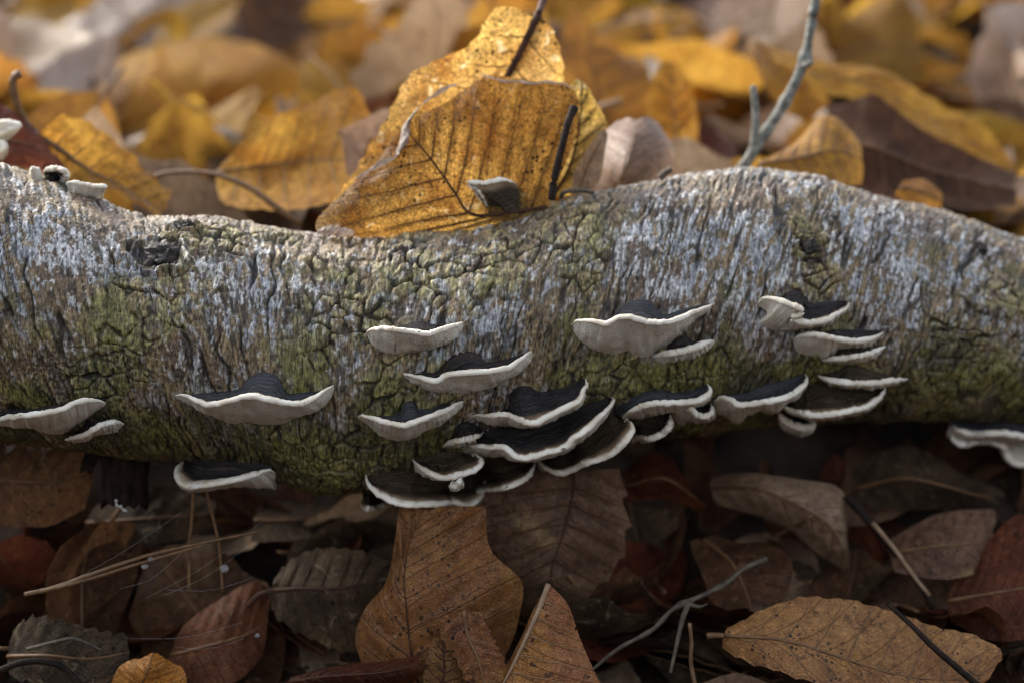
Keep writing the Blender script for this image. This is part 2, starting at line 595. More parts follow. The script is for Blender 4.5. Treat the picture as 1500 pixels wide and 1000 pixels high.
# knots: a swollen collar round a hollow
KNOTS = [(236, 373, 25, 18), (272, 335, 14, 8), (1186, 362, 12, 10), (1440, 365, 6, 9), (1225, 320, 6, 6), (1230, 590, 16, 10)]
kn = np.zeros_like(S)
for px, py, a_, b_ in KNOTS:
    sx, an = log_st(px, py)
    q = np.sqrt(((S - sx) / (a_ * 0.00022)) ** 2 + (0.042 * (T - an) / (b_ * 0.00026)) ** 2) + 0.38 * fbm(S * 170, TT * 170, 91, 3)
    H += 0.0013 * np.exp(-((q - 1.45) / 0.4) ** 2) * min(a_ / 20, 1.2) - 0.0010 * (1 - sst(0.7, 1.15, q)) * min(a_ / 20, 1.2)
    H += 0.0008 * np.sin(q * 9) * np.exp(-((q - 1.7) / 0.7) ** 2)
    kn = np.maximum(kn, 1 - sst(0.75, 1.15, q))
R = RAD + H
VX = S; VY = CY - np.cos(T) * R; VZ = CZ + np.sin(T) * R
co = np.stack([VX, VY, VZ], -1).reshape(-1, 3).astype(np.float32)
# bark colour: tan inner bark, pale crust lichen, green algae, dark cracks
sp1 = fbm(u_ * 420, TT * 150, 101, 4, 0.65)
sp2 = fbm(S * 45, TT * 38, 103, 3)
sp3 = fbm(S * 800, TT * 620, 105, 2, 0.7)
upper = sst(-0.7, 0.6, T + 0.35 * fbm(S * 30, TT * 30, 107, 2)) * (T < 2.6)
pale = sst(0.08, 0.48, 0.95 * sp1 + 0.60 * sp2 + 0.35 * sp3 + 0.55 * (upper - 0.5) - 0.35 * M - 0.5 * sst(0.6, 1.3, T))  # last term darkens the top in colour, against bleaching by the sun
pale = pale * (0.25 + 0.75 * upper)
algae = sst(-0.2, 0.6, 0.5 * M + 0.75 * fbm(S * 55 + 5, TT * 45, 111, 4, 0.6) + 0.95 * (0.55 - upper) - 0.05)
tint = fbm(S * 60 + 17, TT * 50, 113, 3)[..., None]
c_tan = np.array([0.27, 0.19, 0.095]); c_rose = np.array([0.17, 0.11, 0.065]); c_grey = np.array([0.085, 0.078, 0.068])
c_pale = np.array([0.58, 0.57, 0.55]); c_blue = np.array([0.40, 0.415, 0.435])
c_alg = np.array([0.180, 0.165, 0.040]); c_algd = np.array([0.066, 0.064, 0.020]); c_lich = np.array([0.42, 0.36, 0.15])
w = lambda q: q[..., None]
C = c_tan * (1 - sst(-0.3, 0.5, tint)) + c_rose * sst(-0.3, 0.5, tint)
gmix = w(sst(-0.1, 0.6, fbm(u_ * 200, TT * 60, 115, 3)))
C = C * (1 - 0.6 * gmix) + c_grey * 0.6 * gmix
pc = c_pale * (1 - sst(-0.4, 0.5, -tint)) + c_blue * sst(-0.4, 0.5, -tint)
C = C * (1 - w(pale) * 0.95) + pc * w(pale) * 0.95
ag = w(algae * (0.88 - 0.3 * pale))
agc = c_alg * (1 - w(sst(-0.2, 0.6, sp2 + 0.4 * grain))) + c_algd * w(sst(-0.2, 0.6, sp2 + 0.4 * grain))
C = C * (1 - ag) + agc * ag
lt = w(M * sst(0.1, 0.6, fbm(S * 260, TT * 260, 117, 3) + 0.35) * (0.3 + 0.7 * upper))
C = C * (1 - 0.6 * lt) + c_lich * 0.6 * lt
C = C * (1 + 0.40 * w(np.clip(sp3 + 0.5 * fib, -1.2, 1.2)))
fleck = sst(0.42, 0.8, -fbm(u_ * 330, TT * 130, 121, 3, 0.6)) * sst(-0.5, 0.2, vnoise(S * 50, TT * 40, 123))
dk = np.array([0.020, 0.016, 0.011])
dkm = w(np.clip(np.maximum.reduce([crack * 0.95, split * 0.95, split2 * 0.85, kn * 0.96, 0.85 * fleck]), 0, 1))
C = C * (1 - dkm) + dk * dkm
C = np.clip(C, 0.008, 0.75)
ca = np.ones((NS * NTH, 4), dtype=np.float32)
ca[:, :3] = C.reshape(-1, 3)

me = bpy.data.meshes.new('bark')
nq = (NS - 1) * NTH
ii, jj = np.meshgrid(np.arange(NS - 1), np.arange(NTH), indexing='ij')
j2 = (jj + 1) % NTH
quads = np.stack([ii * NTH + jj, (ii + 1) * NTH + jj, (ii + 1) * NTH + j2, ii * NTH + j2], -1).reshape(-1).astype(np.int32)
me.vertices.add(NS * NTH); me.vertices.foreach_set('co', co.ravel())
me.loops.add(nq * 4); me.loops.foreach_set('vertex_index', quads)
me.polygons.add(nq); me.polygons.foreach_set('loop_start', np.arange(0, nq * 4, 4, dtype=np.int32))
me.polygons.foreach_set('use_smooth', np.ones(nq, dtype=bool))
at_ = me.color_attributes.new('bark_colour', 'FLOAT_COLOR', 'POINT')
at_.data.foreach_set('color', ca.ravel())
me.update(calc_edges=True)
bm_ = NT('bark')
an_ = bm_.n('ShaderNodeVertexColor', layer_name='bark_colour')
mpb = bm_.n('ShaderNodeMapping')
mpb.inputs['Scale'].default_value = (1.0, 0.28, 0.28)      # fibres run round the girth
bm_.l(bm_.n('ShaderNodeTexCoord').outputs['Object'], mpb.inputs[0])
tcb = mpb.outputs[0]
fn = bm_.noise(tcb, 1500, 3, 0.7)
colb = bm_.mix(0.9, an_.outputs[0], bm_.ramp(fn, [(0.36, (0.25, 0.24, 0.22)), (0.64, (1.6, 1.6, 1.6))]), 'MULTIPLY')
pb = bm_.n('ShaderNodeBsdfPrincipled')
bm_.l(colb, pb.inputs['Base Color'])
pb.inputs['Roughness'].default_value = 0.5
pb.inputs['Specular IOR Level'].default_value = 0.55
bm_.l(bm_.bump(bm_.noise(tcb, 1300, 4, 0.7), 0.0008, 1.0), pb.inputs['Normal'])
bm_.l(pb.outputs[0], bm_.out.inputs[0])
me.materials.append(bm_.m)
log = thing('fallen_log', 'crooked fallen log with grey cracked lichen-mottled bark lying across the leaf litter', 'log', (0, 0, 0))
bark = bpy.data.objects.new('bark', me)
COL.objects.link(bark)
bark.parent = log
# sawn-off / broken end faces out of frame
WOOD = plain_mat('bare_wood', (0.16, 0.10, 0.05), (0.3, 0.2, 0.1), 90, 0.7, 0.001)
for k, i in ((0, 0), (1, NS - 1)):
    ring = [Vector(co[i * NTH + j]) for j in range(0, NTH, 6)]
    c_ = Vector((float(xs[i]) + (-0.004 if k == 0 else 0.004), float(CY[i, 0]), float(CZ[i, 0])))
    vs = ring + [c_]
    n_ = len(ring)
    mesh_obj('broken_end', vs, [(a, (a + 1) % n_, n_) if k else ((a + 1) % n_, a, n_) for a in range(n_)], WOOD, log)


def lump_geo(c, rx, ry, rz, amp, seed, n=20, m=12, frame=None):
    v, f = [], []
    for i in range(m + 1):
        ph = math.pi * i / m
        for j in range(n):
            t = 2 * math.pi * j / n
            d = Vector((math.sin(ph) * math.cos(t), math.sin(ph) * math.sin(t), math.cos(ph)))
            k = 1 + amp * noise.fractal(d * 2.1 + Vector((seed, 0, 0)), 0.8, 2.0, 4)
            p = Vector((d.x * rx, d.y * ry, d.z * rz)) * k
            if frame:
                p = frame @ p
            v.append(Vector(c) + p)
    for i in range(m):
        for j in range(n):
            j2 = (j + 1) % n
            f.append((i * n + j, (i + 1) * n + j, (i + 1) * n + j2, i * n + j2))
    return v, f


KNOTM = plain_mat('knot_wood', (0.012, 0.012, 0.013), (0.07, 0.055, 0.045), 350, 0.5, 0.0012)
for px, py, a_, b_ in KNOTS[:4]:
    p = on_log(px, py, 0.0004)
    cy, cz, r = log_c(p.x)
    nrm = Vector((0, p.y - cy, p.z - cz)).normalized()
    fr = Matrix((Vector((1, 0, 0)), nrm.cross(Vector((1, 0, 0))), nrm)).transposed()
    v, f = lump_geo(p, a_ * 0.00020, b_ * 0.00024, 0.0022, 0.75, px * 0.01, 28, 16, fr)
    mesh_obj('knot', v, f, KNOTM, log)
# broken branch stubs under the log
STUBM = plain_mat('stub_bark', (0.008, 0.007, 0.007), (0.06, 0.036, 0.024), 160, 0.7, 0.004, spec=0.1, stretch=(3.0, 3.0, 0.7))


def stub(p0, p1, r0, r1, seed, nm='branch_stub'):
    a, b = Vector(p0), Vector(p1)
    n, m = 26, 22
    ax_ = (b - a).normalized()
    e1 = ax_.cross(Vector((0, 1, 0.2))).normalized()
    e2 = ax_.cross(e1)
    v, f = [], []
    for i in range(m):
        t = i / (m - 1)
        for j in range(n):
            an = 2 * math.pi * j / n
            rr = (r0 + (r1 - r0) * t) * (1 + 0.16 * noise.noise(Vector((math.cos(an) * 3, math.sin(an) * 3, t * 1.5 + seed))) + 0.06 * noise.noise(Vector((math.cos(an) * 9, math.sin(an) * 9, t * 3 + seed))))
            ln = t * (1 + 0.16 * noise.noise(Vector((math.cos(an) * 2.4, math.sin(an) * 2.4, seed + 5))))
            v.append(a + (b - a) * ln + e1 * math.cos(an) * rr + e2 * math.sin(an) * rr)
    for i in range(m - 1):
        for j in range(n):
            j2 = (j + 1) % n
            f.append((i * n + j, i * n + j2, (i + 1) * n + j2, (i + 1) * n + j))
    v.append(a + (b - a) * 0.82)
    for j in range(n):
        f.append(((m - 1) * n + j, (m - 1) * n + (j + 1) % n, len(v) - 1))
    return mesh_obj(nm, v, f, STUBM, log)


stub(at(182, 640, -0.012), at(183, 735, -0.016), 0.0078, 0.0072, 1.0)
stub(at(142, 645, -0.016), at(126, 690, -0.02), 0.0026, 0.002, 4.0)
CRUST = plain_mat('white_crust', (0.5, 0.5, 0.46), (0.72, 0.72, 0.68), 900, 0.6, 0.0003)
v, f, _ = tube_geo(catmull([at(170, 731, -0.0255), at(171, 740, -0.0255), at(177, 741, -0.0255), at(179, 745, -0.0255), at(186, 748, -0.0255)], 14), [0.0004 + 0.0002 * math.sin(k * 1.9) for k in range(14)], 6)
mesh_obj('white_crust', v, f, CRUST, log)

# ------------------------------------------------------------------ bracket fungi
def cap_mat(name, k1, k2, k3, k4, mg):
    m = NT(name)
    tc = m.n('ShaderNodeTexCoord')
    uv = m.n('ShaderNodeSeparateXYZ'); m.l(tc.outputs['UV'], uv.inputs[0])
    ob = tc.outputs['Object']
    oi = m.n('ShaderNodeObjectInfo')
    n = m.noise(ob, 150, 3)
    v = m.math('ADD', uv.outputs[1], m.math('MULTIPLY', m.math('SUBTRACT', n, 0.5), 0.22))
    cb = m.n('ShaderNodeCombineXYZ')
    m.l(v, cb.inputs[0]); m.l(m.math('MULTIPLY', oi.outputs['Random'], 9.0), cb.inputs[1])
    z = m.noise(cb.outputs[0], 14, 4, 0.65)
    col = m.ramp(z, [(0.32, k1), (0.47, k2), (0.56, k3), (0.70, k4)])
    fib = m.noise(ob, 700, 4, 0.7)
    col = m.mix(m.math('MULTIPLY', m.smooth(fib, 0.5, 0.75), 0.5), col, (0.11, 0.095, 0.085))
    # the young margin is a paler brown zone
    edge = m.smooth(v, 0.70, 1.0)
    col = m.mix(m.math('MULTIPLY', edge, 0.8), col, mg)
    p = m.n('ShaderNodeBsdfPrincipled')
    m.l(col, p.inputs['Base Color'])
    p.inputs['Roughness'].default_value = 0.6
    p.inputs['Specular IOR Level'].default_value = 0.2
    p.inputs['Sheen Weight'].default_value = 0.0
    h = m.math('ADD', m.math('MULTIPLY', z, 1.6), m.math('MULTIPLY', fib, 0.5))
    m.l(m.bump(h, 0.0009, 1.0), p.inputs['Normal'])
    m.l(p.outputs[0], m.out.inputs[0])
    return m.m


def flesh_mat(name, c1, c2, pores, spots=True):
    m = NT(name)
    tc = m.n('ShaderNodeTexCoord')
    ob = tc.outputs['Object']
    uv = m.n('ShaderNodeSeparateXYZ'); m.l(tc.outputs['UV'], uv.inputs[0])
    n = m.noise(ob, 170, 5, 0.6)
    col = m.ramp(n, [(0.33, c1), (0.66, c2)])
    if spots:
        s = m.smooth(m.noise(ob, 420, 2), 0.70, 0.76)
        col = m.mix(m.math('MULTIPLY', s, 0.8), col, (0.09, 0.06, 0.035))
    if not pores:
        # rim: brown line towards the cap
        b = m.smooth(m.math('ADD', uv.outputs[1], m.math('MULTIPLY', m.math('SUBTRACT', n, 0.5), 0.5)), 0.38, 0.0)
        col = m.mix(m.math('MULTIPLY', b, 0.75), col, (0.27, 0.185, 0.11))
    p = m.n('ShaderNodeBsdfPrincipled')
    m.l(col, p.inputs['Base Color'])
    p.inputs['Roughness'].default_value = 0.65
    p.inputs['Specular IOR Level'].default_value = 0.25
    p.inputs['Subsurface Weight'].default_value = 0.25
    p.inputs['Subsurface Radius'].default_value = (0.0016, 0.0011, 0.0007)
    p.inputs['Subsurface Scale'].default_value = 1.0
    if pores:
        h = m.smooth(m.voro(ob, 1500, 'DISTANCE_TO_EDGE'), 0.0, 0.35)
        h = m.math('SUBTRACT', m.math('MULTIPLY', n, 2.2), m.math('MULTIPLY', h, 0.55))
    else:
        h = m.math('ADD', m.noise(ob, 520, 4, 0.6), m.math('MULTIPLY', n, 1.2))
    m.l(m.bump(h, 0.0006, 0.8), p.inputs['Normal'])
    m.l(p.outputs[0], m.out.inputs[0])
    return m.m


CAPM = cap_mat('bracket_cap_black', (0.008, 0.008, 0.010), (0.045, 0.038, 0.036), (0.013, 0.012, 0.014), (0.17, 0.12, 0.08), (0.36, 0.24, 0.14))
CAPB = cap_mat('bracket_cap_brown', (0.013, 0.010, 0.008), (0.085, 0.058, 0.032), (0.026, 0.019, 0.013), (0.24, 0.16, 0.08), (0.42, 0.29, 0.17))
CAPA = cap_mat('bracket_cap_ash', (0.016, 0.018, 0.022), (0.075, 0.076, 0.082), (0.022, 0.024, 0.03), (0.19, 0.165, 0.14), (0.38, 0.30, 0.21))
RIMM = flesh_mat('bracket_rim', (0.68, 0.59, 0.45), (0.90, 0.85, 0.73), False)
POREM = flesh_mat('bracket_pores', (0.72, 0.64, 0.50), (0.90, 0.84, 0.71), True)


def bracket(label, rim, top, bot=None, zoom=(0, 0, 1), d=0.02, band=0.0016, th=0.0008, N=72, flip=False, base_y=None, prof=0.5, group='bracket fungi growing on the log', upright=False, plump=0.0, capm=None):
    ox, oy, s = zoom
    cv = lambda L: [Vector((ox + x / s, oy + y / s, 0)) for x, y in L]
    rp = catmull(cv(rim), N)
    tp = catmull(cv(top), N)
    bp = catmull(cv(bot), N) if bot else None
    seed = rim[0][0] * 0.13 + ox
    rimP, topP, botP = [], [], []
    for i in range(N):
        u = i / (N - 1)
        if base_y is None:
            a = on_log(tp[i].x, tp[i].y, -0.0004)
            if bp:
                b = on_log(bp[i].x, bp[i].y, 0.001)
                if abs(project(b)[1] - bp[i].y) > 5:          # hangs free below the log
                    b = at(bp[i].x, bp[i].y, b.y - 0.002)
            else:
                b = a + Vector((0, 0.0015, -0.0055))
            yb = min(a.y, b.y) + 0.002 if bp else a.y
        else:
            a = at(tp[i].x, tp[i].y, base_y)
            b = a + Vector((0, 0.0, -0.004))
            yb = base_y
        pr = max(math.sin(math.pi * u), 0.0) ** prof
        wob = 1 + 0.16 * noise.noise(Vector((u * 5 + seed, 0.3, 0)))
        y = yb - 0.0012 - 0.8 * d * pr * wob
        jx = 1.3 * noise.noise(Vector((u * 22 + seed, 7, 0))) + 1.2 * noise.noise(Vector((u * 60 + seed, 9, 0)))
        jy = 1.5 * noise.noise(Vector((u * 18 + seed, 3, 0))) + 1.4 * noise.noise(Vector((u * 55 + seed, 5, 0)))
        rimP.append(at(rp[i].x + jx, rp[i].y + jy, y)); topP.append(a); botP.append(b)
    base = topP[N // 2].lerp(topP[N // 3], 0.5)
    root = thing('bracket_fungus', label, 'bracket fungus', base, group)
    NR = 18
    cv_, cu, rv, ru, pv, pu = [], [], [], [], [], []
    RB = 9
    for i in range(N):
        u = i / (N - 1)
        r, a, b = rimP[i], topP[i], botP[i]
        tg = (rimP[min(i + 1, N - 1)] - rimP[max(i - 1, 0)]).normalized()
        L = (r - a).length
        out = (r - a).normalized() if L > 1e-5 else Vector((0, -1, 0))
        up = tg.cross(out)
        if up.length < 1e-4:
            up = Vector((0, 0, 1))
        up = -up.normalized()
        if up.z < 0 and not flip:
            up = -up
        if flip and up.y > 0:
            up = -up
        edge = min(1.0, 4.0 * min(u, 1 - u) + 0.25)
        t_ = th * edge * (1 + 0.25 * noise.noise(Vector((u * 14 + seed, 11, 0))))
        bd = min(0.8 * band * (1 + 0.35 * noise.noise(Vector((u * 9 + seed, 2, 0)))), L * 0.6)
        lip = r + up * t_ - out * t_
        inner = lip - out * bd - up * (0.00025)
        # cap rows: base -> inner edge of the white margin
        if base_y is None:
            cy, cz, r__ = log_c(a.x)
            deep = a - Vector((0, a.y - cy, a.z - cz)).normalized() * 0.0045
        else:
            deep = a + Vector((0, 0.003, 0))
        cv_.append(deep - base)
        cu.append((u, 0.0))
        for k in range(NR + 1):
            v = k / NR
            p = a.lerp(inner, v)
            sag = -0.0016 * math.sin(math.pi * v) * min(1.0, L / 0.012)
            hump = plump * math.sin(math.pi * v) * math.sin(math.pi * u) + 0.0015 * math.exp(-((v - 0.08) / 0.16) ** 2) * math.exp(-((u - 0.5) / 0.22) ** 2)
            rip = 0.00035 * math.sin(v * L * 3400 + 2 * noise.noise(p * 140)) * math.sin(math.pi * v) + 0.0011 * noise.noise(p * 170) * math.sin(math.pi * v)
            cv_.append(p + up * (sag + hump + rip) - base)
            cu.append((u, v))
        # margin: flat white band, then round over to the underside
        low = r - up * t_ - out * t_
        for k in range(RB + 1):
            if k <= 3:
                p = inner.lerp(lip, k / 3) + up * 0.00025 * math.sin(math.pi * k / 3)
            else:
                an = math.pi / 2 - math.pi * (k - 3) / (RB - 3)
                c_ = r - out * t_
                p = c_ + up * t_ * math.sin(an) + out * t_ * 1.15 * math.cos(an)
            rv.append(p - base); ru.append((u, k / RB))
        for k in range(11):
            v = k / 10
            p = low.lerp(b, v)
            bul = -0.0012 * math.sin(math.pi * v) * edge + 0.0007 * noise.noise(p * 230) * math.sin(math.pi * v)
            if v > 0.05:
                bul += 0.0005 * noise.noise(Vector((u * 40 + seed, v, 4)))
            pv.append(p + up * bul - base); pu.append((u, v))

    def grid(n, m, rev):
        f = []
        for i in range(n - 1):
            for k in range(m - 1):
                q = (i * m + k, (i + 1) * m + k, (i + 1) * m + k + 1, i * m + k + 1)
                f.append(q[::-1] if rev else q)
        return f
    mesh_obj('cap', cv_, grid(N, NR + 2, False), capm or CAPM, root, uvs=cu)
    mesh_obj('rim', rv, grid(N, RB + 1, False), RIMM, root, uvs=ru)
    mesh_obj('pore_surface', pv, grid(N, 11, False), POREM, root, uvs=pu)
    return root


Z2 = (500, 440, 3.03); Z3 = (800, 420, 2.727); Z1 = (0, 540, 3.0); Z9 = (900, 600, 2.5); ZT = (400, 0, 2.942)
bracket('cream bracket fungus showing its white underside, topmost of the middle column on the log',
        [(108, 152), (128, 130), (200, 127), (300, 140), (380, 152), (430, 138), (500, 112), (548, 97)],
        [(125, 140), (200, 128), (290, 120), (360, 108), (440, 116), (500, 108), (545, 98)],
        [(110, 160), (150, 215), (230, 243), (330, 232), (440, 205), (520, 160), (551, 105)], Z2, 0.017)
bracket('wavy cream rimmed bracket fungus with black cap rising rightward, second in the middle column',
        [(270, 325), (330, 340), (420, 362), (470, 335), (560, 328), (640, 320), (720, 308), (770, 288), (820, 245), (848, 228)],
        [(290, 318), (350, 316), (440, 312), (480, 262), (540, 238), (610, 245), (640, 278), (700, 268), (780, 245), (835, 226)],
        [(270, 332), (320, 370), (400, 405), (470, 418), (545, 424), (650, 400), (720, 365), (790, 320), (840, 270), (853, 234)], Z2, 0.020)
bracket('pointed bracket fungus with drooping white underside, just left of the big layered cluster',
        [(68, 518), (95, 512), (140, 525), (200, 545), (290, 560), (340, 540), (400, 515), (470, 490), (510, 460), (545, 450)],
        [(95, 510), (180, 508), (250, 505), (285, 462), (320, 452), (350, 478), (420, 468), (480, 455), (538, 446)],
        [(72, 527), (130, 570), (190, 615), (260, 634), (320, 620), (370, 585), (440, 560), (500, 510), (547, 460)], Z2, 0.019, capm=CAPA)
bracket('large cream bracket fungus with broad pored underside, biggest one right of the log centre',
        [(100, 155), (125, 135), (190, 140), (240, 150), (285, 128), (330, 126), (380, 141), (440, 148), (520, 135), (590, 105), (630, 88), (665, 72)],
        [(125, 138), (200, 136), (270, 118), (295, 92), (330, 72), (380, 62), (420, 78), (450, 106), (480, 118), (540, 92), (600, 76), (655, 66)],
        [(102, 165), (125, 205), (180, 250), (250, 272), (290, 275), (325, 262), (345, 285), (400, 290), (440, 262), (490, 235), (530, 195), (580, 140), (640, 108), (668, 84)], Z3, 0.024, band=0.0022, capm=CAPA)
bracket('small dark bracket fungus tucked under the right end of the biggest cream one',
        [(425, 283), (450, 276), (510, 270), (560, 260), (610, 240), (645, 222), (674, 218)],
        [(455, 268), (500, 225), (550, 205), (600, 222), (655, 215)],
        [(425, 290), (445, 306), (490, 308), (560, 290), (620, 265), (660, 240), (676, 226)], Z3, 0.015, th=0.001)
bracket('folded bracket fungus with pinched white left lobe, uppermost on the right side',
        [(842, 68), (868, 47), (910, 50), (960, 68), (1000, 86), (1022, 103), (1008, 121), (984, 126), (998, 142), (1050, 152), (1110, 142), (1160, 118), (1200, 92), (1212, 68)],
        [(860, 58), (900, 50), (945, 48), (958, 30), (1000, 22), (1030, 45), (1045, 70), (1070, 72), (1100, 65), (1140, 58), (1180, 54), (1207, 60)],
        [(842, 75), (880, 98), (882, 112), (842, 150), (875, 172), (935, 182), (960, 180), (985, 178), (1010, 172), (1050, 158), (1110, 148), (1160, 126), (1200, 102), (1213, 78)], Z3, 0.017, band=0.0016, th=0.0009, N=96)
bracket('fan shaped bracket fungus with white left face, just below the folded pinched one',
        [(984, 215), (1010, 198), (1060, 192), (1110, 200), (1160, 212), (1230, 222), (1290, 215), (1330, 198), (1347, 184)],
        [(1000, 205), (1060, 190), (1140, 183), (1200, 180), (1280, 175), (1325, 172), (1342, 178)],
        [(984, 225), (995, 265), (1040, 285), (1080, 290), (1120, 300), (1150, 280), (1180, 245), (1240, 238), (1300, 230), (1347, 192)], Z3, 0.017, band=0.0014, th=0.0009)
bracket('thin brown capped bracket fungus pressed close beneath the fan shaped one',
        [(1100, 296), (1160, 292), (1220, 284), (1290, 272), (1330, 254), (1356, 240)],
        [(1135, 262), (1180, 242), (1240, 240), (1300, 238), (1345, 232)],
        [(1105, 302), (1180, 302), (1250, 292), (1320, 272), (1356, 248)], Z3, 0.016, band=0.0013, th=0.0008, capm=CAPB)
bracket('flat brown bracket fungus with thin tan rim, jutting furthest right above the long shelf',
        [(1085, 356), (1120, 372), (1180, 386), (1250, 391), (1320, 388), (1380, 377), (1445, 370)],
        [(1092, 348), (1150, 332), (1200, 308), (1255, 318), (1320, 338), (1380, 352), (1438, 362)],
        [(1086, 361), (1150, 385), (1230, 402), (1320, 402), (1380, 392), (1446, 378)], Z3, 0.018, band=0.0014, th=0.0009, capm=CAPB)
bracket('long shallow bracket fungus with grey black cap, left end of the long shelf at right',
        [(300, 528), (330, 508), (380, 482), (440, 469), (520, 466), (590, 462), (630, 450), (655, 430), (662, 405), (645, 386)],
        [(270, 500), (310, 470), (380, 430), (440, 424), (520, 420), (580, 405), (635, 386)],
        [(310, 532), (350, 540), (400, 535), (450, 515), (500, 500), (540, 490), (590, 480), (640, 458), (662, 432), (662, 402)], Z3, 0.019, band=0.0014, th=0.0009, capm=CAPA)
bracket('small cup shaped bracket fungus with brown hollow hanging below the left of the long shelf',
        [(352, 598), (400, 613), (440, 606), (480, 582), (502, 545), (497, 508)],
        [(345, 560), (370, 540), (400, 532), (440, 520), (470, 508), (492, 500)],
        None, Z3, 0.014, band=0.0013, th=0.0009, capm=CAPB)
bracket('ragged cream bracket fungus with dripping underside between the shelf and the little cup',
        [(500, 500), (530, 488), (575, 486), (600, 512), (635, 522), (664, 508), (668, 480), (655, 466)],
        [(510, 480), (540, 470), (580, 464), (620, 462), (640, 462), (655, 460)],
        [(502, 545), (520, 560), (545, 572), (570, 548), (610, 532), (650, 532), (672, 508), (665, 475)], Z3, 0.016, band=0.0011, th=0.0009)
bracket('long curved bracket fungus with charcoal cap in the middle of the long shelf',
        [(668, 462), (700, 442), (740, 456), (770, 475), (830, 470), (900, 460), (950, 450), (1000, 425), (1040, 390), (1046, 362), (1036, 350)],
        [(665, 440), (740, 425), (800, 425), (870, 400), (940, 375), (1000, 355), (1030, 347)],
        [(665, 480), (662, 515), (715, 535), (745, 558), (775, 560), (785, 525), (840, 505), (900, 520), (940, 478), (1000, 440), (1048, 372)], Z3, 0.020, band=0.0014, th=0.0009, N=84, capm=CAPA)
bracket('broad dark brown bracket fungus with smooth tan rim, right end of the long shelf',
        [(930, 470), (965, 492), (1010, 508), (1060, 520), (1130, 518), (1200, 505), (1270, 490), (1320, 460), (1350, 425), (1358, 398)],
        [(935, 455), (1000, 430), (1050, 402), (1100, 388), (1180, 385), (1260, 388), (1345, 394)],
        [(932, 480), (960, 502), (1010, 520), (1060, 532), (1130, 530), (1200, 518), (1280, 500), (1335, 455), (1360, 405)], Z3, 0.024, band=0.0016, th=0.0009, capm=CAPB)
bracket('little curled cream lobe of fungus looping under the right of the long shelf',
        [(925, 500), (945, 530), (975, 552), (1020, 566), (1058, 566), (1072, 545), (1060, 522)],
        [(945, 495), (985, 515), (1010, 522), (1030, 524), (1055, 518)],
        None, Z3, 0.014, band=0.0016, th=0.0012)
bracket('black zoned bracket fungus with thin upturned right tip, top of the big layered cluster',
        [(572, 514), (600, 510), (660, 512), (720, 506), (770, 525), (830, 550), (870, 550), (920, 522), (980, 490), (1040, 462), (1068, 440), (1078, 405), (1094, 372), (1086, 350)],
        [(590, 508), (680, 498), (738, 480), (742, 430), (775, 398), (830, 392), (890, 418), (950, 400), (1000, 383), (1060, 355), (1082, 348)],
        [(575, 524), (630, 545), (690, 562), (760, 565), (820, 562), (870, 560), (940, 532), (1000, 505), (1050, 480), (1075, 448), (1084, 410), (1096, 376), (1090, 352)], Z2, 0.020, N=90)
bracket('broad black bracket fungus with long wavy white rim, widest of the big layered cluster',
        [(545, 645), (600, 652), (660, 658), (720, 655), (750, 680), (790, 705), (850, 700), (920, 680), (1000, 655), (1030, 620), (1090, 580), (1140, 530), (1190, 480), (1214, 440), (1200, 430)],
        [(575, 610), (640, 575), (700, 562), (780, 562), (860, 555), (940, 530), (1010, 500), (1060, 475), (1100, 460), (1150, 440), (1192, 428)],
        [(505, 655), (540, 692), (600, 695), (660, 702), (700, 690), (730, 690), (800, 714), (860, 710), (940, 692), (1010, 666), (1080, 612), (1160, 532), (1215, 450)], Z2, 0.027, N=90, band=0.0022)
bracket('small dark bracket fungus with pale lip at the left side of the layered cluster',
        [(450, 650), (480, 637), (540, 626), (600, 612), (632, 588)],
        [(475, 618), (510, 565), (560, 545), (610, 552), (632, 575)],
        [(452, 656), (480, 665), (520, 648), (580, 628), (632, 598)], Z2, 0.014, band=0.0014)
bracket('olive brown bracket fungus with scalloped white rim, lowest right of the layered cluster',
        [(868, 712), (900, 745), (940, 766), (980, 775), (1020, 760), (1100, 725), (1180, 700), (1240, 660), (1290, 600), (1302, 560), (1275, 530), (1245, 526)],
        [(885, 695), (950, 660), (1010, 640), (1040, 600), (1100, 560), (1150, 520), (1190, 492), (1238, 515)],
        None, Z2, 0.024, band=0.0024, capm=CAPB)
bracket('small black bracket fungus with curled white rim hanging below the layered cluster',
        [(315, 708), (345, 740), (400, 775), (460, 795), (520, 780), (580, 765), (620, 738), (632, 708), (605, 685), (570, 684)],
        [(325, 690), (400, 680), (450, 672), (500, 664), (530, 672), (562, 680)],
        None, Z2, 0.020, band=0.0018, capm=CAPB)
bracket('wide black capped bracket fungus with thick cream rim, lowest left under the layered cluster',
        [(104, 776), (120, 822), (170, 870), (240, 905), (320, 915), (420, 912), (500, 902), (545, 918), (590, 908), (625, 875), (640, 845)],
        [(110, 765), (200, 752), (300, 745), (370, 750), (440, 770), (500, 780), (560, 770), (620, 770)],
        None, Z2, 0.026, band=0.0028, capm=CAPB)
bracket('bracket fungus with brown cap and tan rim, lowest right lobe under the layered cluster',
        [(590, 865), (640, 848), (700, 845), (760, 826), (820, 798), (850, 760), (864, 718)],
        [(580, 790), (620, 740), (680, 705), (760, 695), (850, 705)],
        None, Z2, 0.023, band=0.0022, capm=CAPB)
bracket('tiny dark bracket fungus peeping out behind the lowest left lobe',
        [(86, 905), (108, 930), (150, 932), (205, 912)], [(92, 872), (120, 838), (150, 846), (198, 880)], None, Z2, 0.009, band=0.0012, th=0.0008, capm=CAPB)
bracket('little white drop shaped bracket fungus under the small curled one',
        [(492, 800), (496, 828), (512, 826), (536, 786)], [(494, 785), (510, 775), (525, 775), (538, 778)], None, Z2, 0.006, band=0.001, th=0.0008, N=30, prof=0.25, base_y=-0.040)
